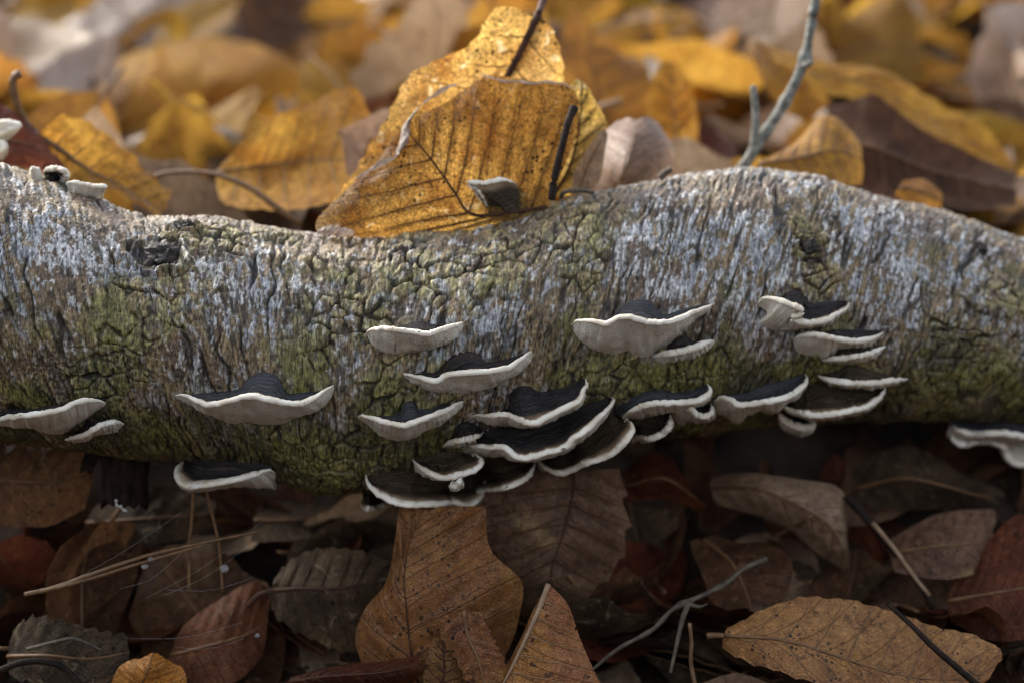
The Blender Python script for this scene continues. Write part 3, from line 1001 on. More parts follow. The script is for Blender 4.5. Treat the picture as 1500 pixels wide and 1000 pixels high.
bracket('wide cream bracket fungus with long pale underside at the left edge of the log',
        [(-60, 238), (0, 222), (60, 212), (120, 205), (200, 195), (270, 180), (320, 155), (380, 138), (440, 142), (467, 155)],
        [(-50, 200), (0, 195), (100, 188), (200, 178), (280, 160), (340, 142), (400, 134), (455, 142)],
        [(-60, 265), (0, 258), (60, 265), (130, 270), (190, 295), (260, 302), (310, 280), (350, 250), (400, 215), (450, 182), (468, 162)], Z1, 0.022)
bracket('small cream bracket fungus curling below the right end of the leftmost wide one',
        [(285, 312), (320, 308), (370, 297), (410, 272), (450, 247), (510, 235), (547, 243)],
        [(320, 285), (360, 255), (400, 225), (440, 220), (490, 226), (535, 235)],
        [(287, 316), (320, 325), (370, 318), (410, 295), (470, 287), (520, 281), (548, 250)], Z1, 0.016, band=0.0014)
bracket('boat shaped bracket fungus with white belly and dark humped cap, left on the log',
        [(768, 120), (800, 115), (850, 136), (900, 160), (950, 158), (1000, 145), (1060, 130), (1120, 128), (1190, 145), (1260, 155), (1330, 155), (1380, 130), (1430, 95), (1468, 74)],
        [(795, 112), (860, 108), (950, 106), (1050, 98), (1088, 60), (1150, 30), (1212, 42), (1242, 88), (1265, 116), (1330, 106), (1400, 98), (1458, 74)],
        [(772, 130), (830, 160), (890, 185), (940, 220), (1020, 250), (1080, 240), (1150, 252), (1240, 248), (1320, 210), (1390, 190), (1440, 150), (1473, 85)], Z1, 0.024, band=0.0022, capm=CAPA)
bracket('flat bracket fungus with rounded white left lobe, low under the log near the stub',
        [(800, 408), (772, 432), (766, 470), (785, 505), (830, 525), (880, 520), (960, 508), (1040, 490), (1110, 470), (1180, 445), (1206, 456)],
        [(815, 405), (850, 404), (900, 408), (1000, 416), (1100, 428), (1192, 440)],
        [(805, 412), (780, 445), (775, 480), (800, 515), (850, 526), (960, 516), (1060, 500), (1130, 512), (1190, 522), (1216, 530), (1208, 462)], Z1, 0.020, band=0.0034)
bracket('pale wavy bracket fungus with ragged frilled edge, far right under the log',
        [(1232, 62), (1238, 108), (1262, 134), (1300, 130), (1345, 116), (1385, 122), (1425, 142), (1440, 185), (1490, 210), (1540, 200), (1580, 170), (1640, 165), (1660, 110)],
        [(1225, 50), (1270, 72), (1330, 86), (1400, 82), (1460, 90), (1560, 108), (1660, 100)],
        None, Z9, 0.014, band=0.002, th=0.0011, prof=0.3, capm=POREM)
bracket('narrow dark capped fungus ledge along the top of the frilled pale one, far right',
        [(1236, 58), (1270, 82), (1330, 94), (1400, 88), (1460, 94), (1560, 114), (1640, 112)],
        [(1225, 40), (1300, 48), (1400, 52), (1500, 60), (1645, 80)],
        None, Z9, 0.019, band=0.0014, th=0.0011, capm=CAPA)
# the ones on the top edge of the log
bracket('brown grey cupped bracket fungus standing on the log top before the big golden leaf',
        [(940, 918), (912, 876), (888, 836), (860, 803), (836, 786), (864, 778), (910, 782), (980, 766), (1032, 786), (1060, 830)],
        [(952, 925), (960, 928), (970, 930), (985, 930), (1000, 930), (1025, 926), (1050, 920), (1080, 912), (1105, 902), (1130, 892)],
        None, ZT, 0.004, band=0.0008, th=0.0009, flip=True, prof=0.3, plump=0.003, capm=CAPB)
ZL = (0, 60, 4.166)
bracket('round white fungus knob, upper one at the left picture edge behind the log',
        [(-60, 590), (20, 575), (80, 545), (128, 520), (110, 498), (50, 490), (-40, 490)], [(-60, 560), (-30, 550), (0, 545), (0, 540), (-10, 530), (-40, 515)], None, ZL, 0.004, band=0.002, th=0.0009, base_y=0.03, N=40)
bracket('round white fungus knob, lower one at the left picture edge behind the log',
        [(-60, 690), (0, 690), (30, 670), (42, 640), (20, 615), (-40, 612)], [(-60, 665), (-40, 655), (-30, 650), (-30, 640), (-50, 630)], None, ZL, 0.004, band=0.002, th=0.0009, base_y=0.03, N=40)
bracket('little white ringed bracket fungus on the top edge of the log at left',
        [(265, 792), (300, 770), (350, 768), (400, 782), (422, 812), (405, 848), (372, 856)], [(270, 830), (300, 842), (320, 850), (340, 856), (360, 862)], None, ZL, 0.004, band=0.0022, th=0.0007, flip=True, N=44, prof=0.4)
bracket('flat white shelf fungus with rounded right tip lying along the log top at left',
        [(405, 862), (450, 858), (510, 870), (560, 882), (610, 888), (645, 880), (652, 892), (620, 910), (580, 918)], [(410, 892), (450, 906), (500, 915), (540, 920), (570, 926)], None, ZL, 0.004, band=0.002, th=0.0007, N=44, prof=0.4)
bracket('tiny white bracket fungus half hidden beside the ringed one on the log top',
        [(180, 790), (200, 774), (230, 776), (248, 795)], [(182, 805), (200, 812), (220, 815), (246, 815)], None, ZL, 0.005, band=0.0012, th=0.0006, N=24, prof=0.4)

# ------------------------------------------------------------------ leaves placed one by one
def leaf(label, rows, mat, Y=0.0, bend=0.0, serr=0.0, nser=14, relief=0.0007, nv=9, nu=40, nveins=7, midmat=None, stalk=None, mid_r=0.0007, side_veins=True, wav=0.002, curl=0.0, group=None, cup=0.0, vein_r=0.00028, stalk_r=0.0009, slant=1.1):
    """rows: (left, mid, right) photo points with a depth each, from base to tip; a leaf surface is lofted through them"""
    def P(q):
        return at(q[0], q[1], (q[2] if len(q) > 2 else Y))
    Ls = catmull([P(r[0]) for r in rows], nu + 1)
    Ms = catmull([P(r[1]) for r in rows], nu + 1)
    Rs = catmull([P(r[2]) for r in rows], nu + 1)
    seed = rows[0][0][0] * 0.017 + rows[0][1][1] * 0.031
    base = Ms[0].copy()
    nrm0 = None

    def S(i, v):
        """v in -1..1, left to right"""
        m, e = Ms[i], (Ls[i] if v < 0 else Rs[i])
        a = abs(v)
        p = m.lerp(e, a)
        du = (Ms[min(i + 1, nu)] - Ms[max(i - 1, 0)])
        sd = (Rs[i] - Ls[i])
        n = sd.cross(du)
        if n.length < 1e-9:
            n = Vector((0, -1, 0.3))
        n.normalize()
        if n.dot(CAM - p) < 0:
            n = -n
        u = i / nu
        w = (e - m).length
        ph = u * nveins - slant * a
        pil = math.sin(math.pi * (ph - math.floor(ph))) * relief * (0.3 + 0.7 * math.sin(math.pi * min(a * 1.05, 1)))
        off = pil + cup * math.sin(math.pi * a) * w + bend * math.sin(math.pi * u)
        off += wav * noise.noise(p * 42 + Vector((seed, 0, 0))) * (0.25 + a)
        off += 0.0009 * noise.noise(p * 150 + Vector((seed, 3, 0))) * (0.3 + a)
        if curl and a > 0.8:
            off += curl * ((a - 0.8) / 0.2) ** 2
        q = p + n * off
        if serr and a > 0.86:
            k = u * nser
            tooth = (k - math.floor(k))
            q += (e - m).normalized() * (serr * (tooth ** 1.5) * (a - 0.86) / 0.14 if w > 0.002 else 0)
        return q
    root = thing('fallen_leaf', label, 'leaf', base, group)
    verts, uvs, faces = [], [], []
    W = 2 * nv + 1
    for i in range(nu + 1):
        for j in range(W):
            v = (j - nv) / nv
            v = math.copysign(abs(v) ** 0.9, v)
            verts.append(S(i, v) - base)
            uvs.append((i / nu, 0.5 + 0.5 * v))
    for i in range(nu):
        for j in range(W - 1):
            faces.append((i * W + j, i * W + j + 1, (i + 1) * W + j + 1, (i + 1) * W + j))
    mesh_obj('blade', verts, faces, mat, root, uvs=uvs)
    mm = midmat or VEIN_BROWN
    pts = [S(i, 0.0) - base for i in range(0, nu + 1, 2)]
    n_ = len(pts)
    v, f, _ = tube_geo(pts, [mid_r * (1 - 0.75 * k / n_) for k in range(n_)], 6)
    mesh_obj('midrib', v, f, mm, root)
    if side_veins:
        for s in (-1, 1):
            for k in range(1 if slant < 1.5 else 0, nveins):
                u0 = max((k - 0.15) / nveins, 0.01)
                pp = []
                for q in range(9):
                    a = q / 8 * 0.93
                    uu = u0 + slant * a / nveins * 0.95
                    if uu > 0.99:
                        break
                    pp.append(S(int(round(uu * nu)), s * a) * 0.5 + S(min(int(uu * nu), nu), s * a) * 0.5 - base)
                if len(pp) > 3:
                    pp = catmull(pp, 10)
                    v, f, _ = tube_geo(pp, [vein_r * (1 - 0.07 * z) for z in range(10)], 5)
                    mesh_obj('side_vein', v, f, mm, root)
    if stalk:
        sp = catmull([P(q) for q in stalk] + [Ms[0]], 14)
        v, f, _ = tube_geo([q - base for q in sp], [stalk_r * (1.15 - 0.25 * z / 13) for z in range(14)], 7)
        mesh_obj('stalk', v, f, mm, root)
    return root


# behind and on the log
leaf('folded golden leaf with fine dark veins standing on the log, front of the upright pair',
     [((806, 320, 0.004), (802, 304, 0.006), (846, 196, 0.016)), ((740, 335, 0.000), (745, 312, 0.003), (842, 132, 0.020)), ((610, 345, -0.003), (690, 314, 0.000), (782, 122, 0.021)), ((500, 346, -0.004), (664, 280, 0.001), (720, 112, 0.020)),
      ((462, 328, 0.000), (630, 232, 0.004), (672, 134, 0.018)), ((515, 272, 0.006), (606, 204, 0.009), (634, 158, 0.014)), ((572, 212, 0.011), (594, 188, 0.012), (606, 172, 0.013))],
     LM['golden'], serr=0.0009, nser=22, nu=60, nv=14, nveins=9, midmat=VEIN_DARK, mid_r=0.0007, relief=0.0009, wav=0.003, vein_r=0.00022)
g_ = [o for o in COL.objects if o.get('label', '').startswith('folded golden leaf')][0]
for nm, lp, wd in (('curl_glint_edge', [(512, 272, 0.003), (530, 256, 0.0035), (552, 242, 0.004), (575, 232, 0.005), (590, 216, 0.006), (594, 190, 0.008), (610, 162, 0.011), (640, 136, 0.014), (668, 124, 0.016)], 0.0048), ('curl_glint_edge', [(704, 111, 0.019), (740, 118, 0.019), (780, 122, 0.020), (812, 121, 0.020), (838, 128, 0.020)], 0.0011),  # second strip paints sunlit glints along the leaf's top edge
                   ('curl_glint_edge', [(462, 342, -0.004), (478, 336, -0.005), (500, 338, -0.006), (520, 342, -0.006)], 0.0034)):
    pts = catmull([at(*q) for q in lp], 40)
    vv, ff = [], []
    for k, p in enumerate(pts):
        t = k / 39
        w_ = wd * (math.sin(math.pi * min(max(t, 0.02), 0.98)) ** 0.5) * (0.75 + 0.6 * noise.noise(Vector((t * 9, wd * 900, 0))))
        for j in range(6):
            a_ = math.pi * (j / 5 - 0.2)
            vv.append(p + Vector((-0.55 * math.cos(a_) * w_, -0.5 * math.sin(a_) * w_, -0.85 * math.cos(a_) * w_ * 0.8)) + 0.0006 * Vector((noise.noise(p * 500), 0, noise.noise(p * 500 + Vector((3, 3, 3))))) - g_.location)
    for k in range(39):
        for j in range(5):
            ff.append((k * 6 + j, k * 6 + j + 1, (k + 1) * 6 + j + 1, (k + 1) * 6 + j))
    mesh_obj(nm, vv, ff, LM['pale'], g_)
leaf('tall golden leaf with thick dark midrib rising behind the folded one on the log',
     [((780, 22, 0.035), (789, 20, 0.035), (797, 28, 0.035)), ((728, 12, 0.035), (774, 52, 0.035), (815, 58, 0.033)), ((690, 66, 0.034), (752, 96, 0.033), (823, 95, 0.032)), ((604, 112, 0.033), (726, 140, 0.032), (822, 140, 0.032)),
      ((565, 180, 0.030), (690, 192, 0.028), (806, 200, 0.030)), ((515, 260, 0.022), (628, 262, 0.022), (760, 272, 0.027)), ((470, 318, 0.017), (560, 310, 0.018), (640, 316, 0.022))],
     LM['golden'], serr=0.0011, nser=15, nu=52, nv=12, nveins=8, midmat=VEIN_DARK, mid_r=0.0013, stalk=[(800, -22, 0.047), (796, -2, 0.047)], stalk_r=0.0012, wav=0.003)
leaf('broad golden leaf glowing behind the black stick, right of the folded leaf on the log',
     [((770, 290, 0.026), (806, 292, 0.028), (838, 285, 0.030)), ((786, 240, 0.030), (832, 250, 0.032), (866, 228, 0.032)), ((806, 180, 0.034), (846, 196, 0.035), (886, 184, 0.036)), ((830, 132, 0.036), (850, 140, 0.037), (866, 142, 0.038)), ((846, 116, 0.038), (850, 118, 0.038), (854, 122, 0.038))],
     LM['golden'], nu=36, serr=0.0006, nveins=6, midmat=VEIN_DARK, wav=0.003)
leaf('curled pale brown leaf scrap leaning on the log beside the broad golden leaf',
     [((835, 285, 0.02), (845, 288, 0.02), (858, 290, 0.02)), ((842, 250, 0.024), (858, 252, 0.022), (880, 262, 0.024)), ((862, 215, 0.026), (876, 212, 0.024), (886, 225, 0.026)), ((880, 190, 0.028), (886, 190, 0.028), (892, 196, 0.028))],
     LM['tan'], nu=24, nv=6, side_veins=False, mid_r=0.0004)
leaf('pale shiny curled leaf bulging behind the log, glinting, left of the grey twig',
     [((862, 282, 0.055), (905, 288, 0.045), (968, 278, 0.055)), ((868, 245, 0.055), (915, 250, 0.035), (985, 250, 0.055)), ((880, 210, 0.06), (928, 205, 0.045), (986, 215, 0.06)), ((905, 184, 0.068), (932, 178, 0.06), (962, 184, 0.068))],
     LM['tan'], nu=30, nv=10, cup=0.05, side_veins=True, mid_r=0.0003, vein_r=0.0002, wav=0.003)
leaf('plain yellow leaf hanging upright in soft focus behind the pale shiny one',
     [((972, 262, 0.170), (1000, 268, 0.170), (1022, 245, 0.175)), ((950, 190, 0.170), (990, 200, 0.170), (1026, 190, 0.175)), ((950, 130, 0.175), (985, 135, 0.175), (1016, 130, 0.180)), ((968, 92, 0.180), (980, 90, 0.180), (996, 95, 0.180))],
     LM['yellow'], nu=30, wav=0.004)
leaf('large golden leaf with bright beaded edge, blurred behind the right of the upright pair',
     [((835, 300, 0.220), (880, 270, 0.220), (940, 240, 0.220)), ((820, 190, 0.230), (880, 185, 0.230), (955, 170, 0.230)), ((815, 90, 0.240), (870, 110, 0.240), (945, 92, 0.240)), ((838, 10, 0.260), (862, 40, 0.255), (905, 70, 0.250))],
     LM['ochre'], nu=34, wav=0.006, serr=0.001)
leaf('yellow speckled leaf propped behind the log, left of the upright golden pair',
     [((316, 262, 0.095), (318, 252, 0.095), (325, 240, 0.098)), ((335, 302, 0.080), (400, 242, 0.100), (400, 182, 0.110)), ((430, 315, 0.070), (450, 235, 0.100), (462, 152, 0.115)), ((510, 305, 0.070), (500, 235, 0.095), (520, 132, 0.115)), ((555, 280, 0.070), (552, 220, 0.090), (545, 175, 0.110))],
     LM['yellow'], nu=40, nv=12, serr=0.001, nser=12, wav=0.004, midmat=VEIN_BROWN)
leaf('orange brown leaf with dark backside at the left edge behind the log',
     [((-60, 250, 0.045), (-50, 200, 0.05), (-40, 130, 0.055)), ((0, 240, 0.04), (10, 205, 0.045), (8, 155, 0.05)), ((60, 248, 0.04), (50, 215, 0.045), (30, 172, 0.05)), ((98, 250, 0.045), (75, 225, 0.05), (55, 200, 0.052))],
     LM['russet'], nu=26, side_veins=False, wav=0.003)
leaf('scalloped yellow leaf with black stalk slanting down to the log at the left',
     [((56, 208, 0.055), (58, 200, 0.055), (64, 190, 0.055)), ((80, 248, 0.05), (88, 220, 0.055), (96, 175, 0.062)), ((112, 266, 0.045), (128, 250, 0.055), (150, 200, 0.07)), ((160, 282, 0.045), (178, 276, 0.055), (205, 240, 0.07)), ((232, 320, 0.045), (240, 312, 0.05), (250, 290, 0.06))],
     LM['yellow'], nu=40, nv=10, serr=0.002, nser=6, midmat=VEIN_BROWN, mid_r=0.0011, stalk=[(30, 108, 0.05), (19, 116, 0.05), (22, 145, 0.05), (36, 178, 0.053)], stalk_r=0.0013, wav=0.003)
leaf('big curled yellow leaf, blurred, rolled open at its left end, at upper left',
     [((182, 200, 0.410), (162, 150, 0.370), (160, 88, 0.410)), ((240, 205, 0.405), (240, 150, 0.360), (232, 68, 0.410)), ((310, 205, 0.405), (310, 150, 0.360), (302, 55, 0.410)), ((385, 200, 0.405), (382, 145, 0.360), (370, 62, 0.410)), ((455, 165, 0.410), (445, 130, 0.390), (425, 85, 0.410))],
     LM['yellow'], nu=44, nv=12, cup=0.18, serr=0.0018, nser=12, wav=0.004, side_veins=False)
leaf('pale rim of a rolled yellow leaf arching over the big curled one at upper left',
     [((150, 110, 0.395), (153, 98, 0.400), (160, 85, 0.405)), ((165, 80, 0.410), (172, 70, 0.415), (190, 62, 0.420)), ((205, 52, 0.420), (212, 42, 0.425), (220, 28, 0.430)), ((240, 40, 0.425), (250, 25, 0.430), (256, 14, 0.435)), ((258, 66, 0.420), (268, 56, 0.425), (276, 44, 0.430))],
     LM['yellow'], nu=34, nv=6, cup=0.3, side_veins=False, wav=0.003)
leaf('blurred tan leaf curled like a shell between the yellow leaves at left',
     [((190, 240, 0.230), (192, 222, 0.230), (196, 205, 0.235)), ((235, 252, 0.220), (240, 215, 0.210), (250, 192, 0.230)), ((290, 252, 0.220), (300, 210, 0.210), (310, 184, 0.230)), ((330, 240, 0.230), (338, 215, 0.225), (346, 192, 0.235))],
     LM['tan'], nu=30, cup=0.25, side_veins=False, wav=0.003)
leaf('long crinkled yellow leaf edge sloping down to the right behind the log, at right',
     [((1104, 62, 0.190), (1098, 58, 0.190), (1096, 54, 0.190)), ((1190, 130, 0.160), (1180, 108, 0.170), (1175, 90, 0.180)), ((1275, 150, 0.160), (1275, 125, 0.170), (1270, 100, 0.185)), ((1345, 200, 0.150), (1352, 172, 0.165), (1360, 138, 0.180)), ((1430, 240, 0.150), (1430, 214, 0.160), (1430, 178, 0.170)), ((1488, 258, 0.150), (1488, 250, 0.155), (1486, 238, 0.160))],
     LM['yellow'], nu=56, nv=9, serr=0.0018, nser=13, wav=0.004, midmat=VEIN_BROWN)
leaf('dark brown folded leaf underside in shade behind the log, below the crinkled yellow edge',
     [((1195, 275, 0.10), (1215, 210, 0.115), (1212, 150, 0.15)), ((1260, 285, 0.095), (1275, 215, 0.11), (1280, 140, 0.15)), ((1340, 295, 0.095), (1350, 245, 0.11), (1352, 190, 0.145)), ((1430, 305, 0.10), (1430, 268, 0.115), (1432, 232, 0.14)), ((1490, 300, 0.105), (1490, 280, 0.115), (1488, 256, 0.135))],
     LM['brown'], nu=34, wav=0.004, cup=-0.2)
leaf('tan brown folded leaf with pale left edge behind the log, right of the twig',
     [((1106, 246, 0.075), (1112, 240, 0.075), (1120, 236, 0.08)), ((1160, 268, 0.07), (1170, 232, 0.075), (1162, 205, 0.09)), ((1220, 270, 0.07), (1220, 220, 0.08), (1212, 165, 0.10)), ((1262, 270, 0.08), (1262, 235, 0.085), (1256, 205, 0.10))],
     LM['ochre'], nu=34, wav=0.003, side_veins=True)
leaf('yellow leaf behind the grey twig fork, small and upright',
     [((1100, 60, 0.220), (1098, 66, 0.220), (1096, 74, 0.220)), ((1150, 80, 0.210), (1135, 105, 0.205), (1122, 130, 0.200)), ((1200, 110, 0.205), (1180, 135, 0.200), (1150, 165, 0.195)), ((1216, 150, 0.200), (1200, 165, 0.195), (1180, 182, 0.190))],
     LM['yellow'], nu=28, wav=0.003)
leaf('broad buff yellow leaf lying flat and blurred at the upper right, beyond the twig tip',
     [((1196, 110, 0.40), (1215, 90, 0.41), (1225, 50, 0.43)), ((1240, 125, 0.38), (1262, 70, 0.40), (1275, 0, 0.43)), ((1300, 132, 0.37), (1312, 70, 0.39), (1320, -15, 0.43)), ((1352, 120, 0.38), (1350, 80, 0.40), (1345, 30, 0.42))],
     LM['yellow'], nu=30, wav=0.006)
leaf('small bright ochre leaf tucked behind the log under the dark folded leaf',
     [((1310, 285, 0.08), (1318, 275, 0.08), (1325, 262, 0.085)), ((1345, 300, 0.075), (1350, 280, 0.08), (1355, 262, 0.09)), ((1378, 305, 0.08), (1380, 295, 0.08), (1382, 280, 0.085))],
     LM['ochre'], nu=20, side_veins=False)

# in front of and below the log
leaf('large orange brown leaf standing upright below the lowest fungi, glossy with dark spots',
     [((596, 1035, -0.045), (628, 1040, -0.055), (700, 1030, -0.052)), ((540, 985, -0.042), (608, 985, -0.053), (725, 985, -0.047)), ((520, 940, -0.042), (600, 935, -0.051), (748, 945, -0.044)), ((534, 892, -0.042), (595, 885, -0.049), (760, 905, -0.042)),
      ((566, 850, -0.042), (592, 845, -0.046), (764, 852, -0.040)), ((578, 792, -0.040), (600, 795, -0.042), (718, 804, -0.038)), ((584, 745, -0.036), (622, 742, -0.037), (711, 742, -0.034))],
     LM['front'], nu=60, nv=14, nveins=7, midmat=VEIN_DARK, mid_r=0.00045, relief=0.002, cup=0.06, wav=0.0045, vein_r=0.00016, slant=2.1)
leaf('mottled brown leaf with yellow patches and torn right edge behind the upright orange one',
     [((770, 690, -0.012), (842, 690, -0.014), (906, 684, -0.012)), ((715, 720, -0.014), (836, 740, -0.016), (912, 735, -0.014)), ((712, 770, -0.016), (822, 790, -0.020), (916, 775, -0.016)), ((740, 830, -0.018), (808, 835, -0.022), (900, 830, -0.018)), ((785, 885, -0.02), (806, 880, -0.024), (850, 884, -0.02))],
     LM['mottled'], nu=44, nv=12, serr=0.0022, nser=5, midmat=VEIN_DARK, wav=0.004, relief=0.0009)
leaf('dull brown leaf with long dark stalk lying left of the upright orange leaf',
     [((398, 870, -0.02), (402, 864, -0.02), (400, 848, -0.018)), ((415, 905, -0.024), (440, 862, -0.024), (430, 818, -0.014)), ((460, 935, -0.026), (485, 862, -0.026), (470, 803, -0.010)), ((520, 955, -0.024), (530, 856, -0.024), (525, 808, -0.008)), ((570, 930, -0.018), (575, 850, -0.018), (570, 825, -0.008))],
     LM['mould'], nu=40, nv=12, serr=0.0016, nser=9, midmat=VEIN_DARK, stalk=[(360, 892, -0.02), (378, 872, -0.021)], wav=0.004)
leaf('rough brown triangular leaf with tan midrib edge at the bottom, right of the orange leaf',
     [((800, 858, -0.050), (803, 855, -0.050), (808, 858, -0.050)), ((780, 895, -0.051), (790, 890, -0.054), (832, 885, -0.05)), ((760, 940, -0.051), (772, 930, -0.058), (850, 935, -0.05)), ((735, 985, -0.052), (748, 980, -0.062), (872, 985, -0.052)), ((700, 1040, -0.054), (715, 1040, -0.066), (900, 1040, -0.055))],
     LM['speckled'], nu=40, nv=10, midmat=VEIN_TAN, mid_r=0.0009, wav=0.003, cup=0.05, side_veins=True, vein_r=0.0002)
leaf('torn dark brown leaf piece overlapping the foot of the upright orange leaf',
     [((640, 905, -0.060), (680, 893, -0.060), (705, 895, -0.060)), ((650, 935, -0.061), (685, 930, -0.062), (718, 930, -0.060)), ((672, 970, -0.062), (700, 965, -0.064), (738, 968, -0.061)), ((690, 1010, -0.064), (712, 1010, -0.066), (742, 1000, -0.063))],
     LM['speckled'], nu=26, nv=8, side_veins=False, serr=0.0012, nser=7, wav=0.003)
leaf('yellowish buff leaf tip spotted black between the orange leaf and the torn piece',
     [((618, 1030, -0.062), (640, 1040, -0.062), (690, 1040, -0.061)), ((622, 975, -0.060), (650, 985, -0.060), (686, 990, -0.059)), ((636, 932, -0.058), (648, 935, -0.058), (662, 950, -0.058))],
     LM['speckled'], nu=22, nv=7, midmat=VEIN_DARK)
leaf('wet purple brown curled leaf along the bottom edge, left of the orange leaf foot',
     [((420, 1005, -0.058), (425, 998, -0.058), (432, 990, -0.056)), ((480, 1010, -0.062), (490, 990, -0.066), (495, 975, -0.058)), ((550, 1012, -0.062), (555, 985, -0.068), (560, 968, -0.058)), ((610, 1000, -0.06), (612, 975, -0.063), (615, 960, -0.057))],
     LM['russet'], nu=30, nv=8, midmat=VEIN_DARK, wav=0.004, cup=0.15)
leaf('bright orange leaf rising at the bottom edge, left of centre',
     [((160, 1010, -0.055), (200, 1020, -0.056), (275, 1010, -0.054)), ((172, 982, -0.054), (215, 985, -0.058), (270, 985, -0.053)), ((195, 960, -0.052), (222, 962, -0.055), (252, 968, -0.052)), ((214, 954, -0.05), (226, 954, -0.051), (238, 958, -0.05))],
     leaf_mat('leaf_orange', (0.40, 0.13, 0.02), (0.56, 0.22, 0.04), (0.10, 0.03, 0.015), 0.3, 0.36, 0.2), nu=26, nv=9, side_veins=False, mid_r=0.0004)
leaf('large speckled yellow brown leaf lying flat at the lower right corner',
     [((1055, 948, -0.050), (1060, 930, -0.050), (1064, 918, -0.048)), ((1130, 975, -0.062), (1140, 936, -0.056), (1125, 893, -0.044)), ((1205, 1005, -0.066), (1225, 960, -0.058), (1205, 881, -0.040)), ((1280, 1030, -0.066), (1300, 985, -0.058), (1285, 890, -0.040)), ((1370, 1030, -0.064), (1375, 995, -0.056), (1360, 916, -0.041)), ((1440, 1000, -0.058), (1440, 985, -0.053), (1425, 935, -0.043)), ((1466, 968, -0.05), (1467, 963, -0.05), (1464, 952, -0.048))],
     LM['speckled'], nu=56, nv=13, serr=0.001, nser=14, nveins=9, midmat=VEIN_BROWN, mid_r=0.0006, stalk=[(1035, 931, -0.05), (1045, 930, -0.05)], wav=0.003)
leaf('big brown spotted leaf in shade at the left edge under the log',
     [((-40, 640, 0.0), (-45, 700, -0.004), (-40, 770, -0.008)), ((20, 650, 0.002), (20, 705, -0.006), (20, 772, -0.01)), ((90, 655, 0.004), (85, 705, -0.004), (75, 768, -0.008)), ((140, 660, 0.006), (138, 690, 0.002), (125, 745, -0.002))],
     LM['brown'], nu=34, nv=10, side_veins=False, wav=0.004)
leaf('dark folded leaf with thin pale outline standing in shade at lower left',
     [((78, 935, -0.03), (120, 940, -0.02), (165, 930, -0.01)), ((70, 860, -0.03), (120, 860, -0.012), (190, 860, 0.0)), ((82, 805, -0.026), (130, 800, -0.008), (205, 800, 0.004)), ((120, 768, -0.018), (150, 762, -0.004), (200, 765, 0.005))],
     LM['brown'], nu=34, nv=10, side_veins=False, wav=0.003)
leaf('dark red leaf sloping under the crossing pine needles at lower left',
     [((235, 985, -0.035), (250, 960, -0.03), (270, 920, -0.022)), ((290, 1000, -0.04), (310, 945, -0.032), (320, 880, -0.018)), ((345, 1000, -0.04), (360, 930, -0.028), (370, 850, -0.012)), ((385, 960, -0.03), (392, 910, -0.022), (395, 860, -0.01))],
     LM['russet'], nu=32, nv=10, side_veins=False)
leaf('curled dusty tan leaf hanging in the dark under the right part of the log',
     [((1040, 700, 0.02), (1042, 715, 0.016), (1048, 738, 0.016)), ((1100, 690, 0.012), (1105, 715, 0.002), (1110, 752, 0.01)), ((1165, 698, 0.008), (1160, 735, -0.004), (1150, 768, 0.008)), ((1235, 720, 0.006), (1210, 765, -0.006), (1175, 790, 0.006)), ((1242, 785, 0.006), (1232, 800, -0.002), (1205, 815, 0.004)), ((1243, 832, 0.008), (1240, 832, 0.006), (1232, 830, 0.008))],
     LM['tan'], nu=44, nv=10, midmat=VEIN_BROWN, wav=0.004, cup=0.1)
leaf('long crumpled brown leaf in shade under the right end of the log',
     [((1250, 690, 0.03), (1255, 715, 0.026), (1262, 745, 0.024)), ((1310, 655, 0.03), (1320, 700, 0.018), (1320, 745, 0.02)), ((1370, 668, 0.03), (1380, 710, 0.016), (1370, 745, 0.02)), ((1430, 705, 0.03), (1430, 725, 0.02), (1420, 745, 0.022)), ((1458, 722, 0.03), (1456, 728, 0.028), (1450, 735, 0.028))],
     LM['mould'], nu=40, nv=10, wav=0.006, side_veins=False)
leaf('wide grey brown leaf with bluish sheen under the long crumpled one at right',
     [((1300, 790, 0.0), (1305, 810, -0.004), (1312, 840, -0.008)), ((1360, 755, 0.006), (1370, 800, -0.008), (1375, 850, -0.014)), ((1420, 748, 0.008), (1430, 795, -0.006), (1430, 840, -0.012)), ((1450, 750, 0.01), (1452, 780, 0.002), (1452, 815, -0.004))],
     LM['mottled'], nu=30, nv=9, side_veins=False, wav=0.003)
leaf('rust red leaf at the right edge above the speckled yellow brown one',
     [((1390, 905, -0.02), (1388, 880, -0.016), (1400, 850, -0.01)), ((1440, 930, -0.03), (1445, 870, -0.02), (1440, 800, -0.006)), ((1500, 935, -0.032), (1505, 860, -0.02), (1490, 755, -0.004)), ((1560, 900, -0.03), (1560, 850, -0.02), (1560, 780, -0.01))],
     LM['russet'], nu=32, nv=10, side_veins=False, wav=0.003)
leaf('red brown leaf lying in the dark behind the mottled leaf, under the long fungus shelf',
     [((915, 690, 0.02), (918, 712, 0.016), (922, 735, 0.016)), ((960, 665, 0.022), (968, 700, 0.01), (975, 730, 0.014)), ((1005, 700, 0.022), (1010, 722, 0.014), (1012, 738, 0.016)), ((1034, 738, 0.022), (1036, 742, 0.02), (1034, 746, 0.02))],
     LM['russet'], nu=28, nv=8, side_veins=False, wav=0.005)
leaf('crumbling moss stained leaf fragment in the lower left corner',
     [((8, 985, -0.045), (10, 960, -0.04), (14, 920, -0.036)), ((70, 1000, -0.05), (70, 960, -0.046), (60, 908, -0.036)), ((130, 1000, -0.05), (130, 965, -0.046), (120, 920, -0.038)), ((190, 975, -0.046), (190, 955, -0.044), (185, 930, -0.04))],
     LM['mould'], nu=34, nv=10, serr=0.002, nser=8, wav=0.006, side_veins=False)
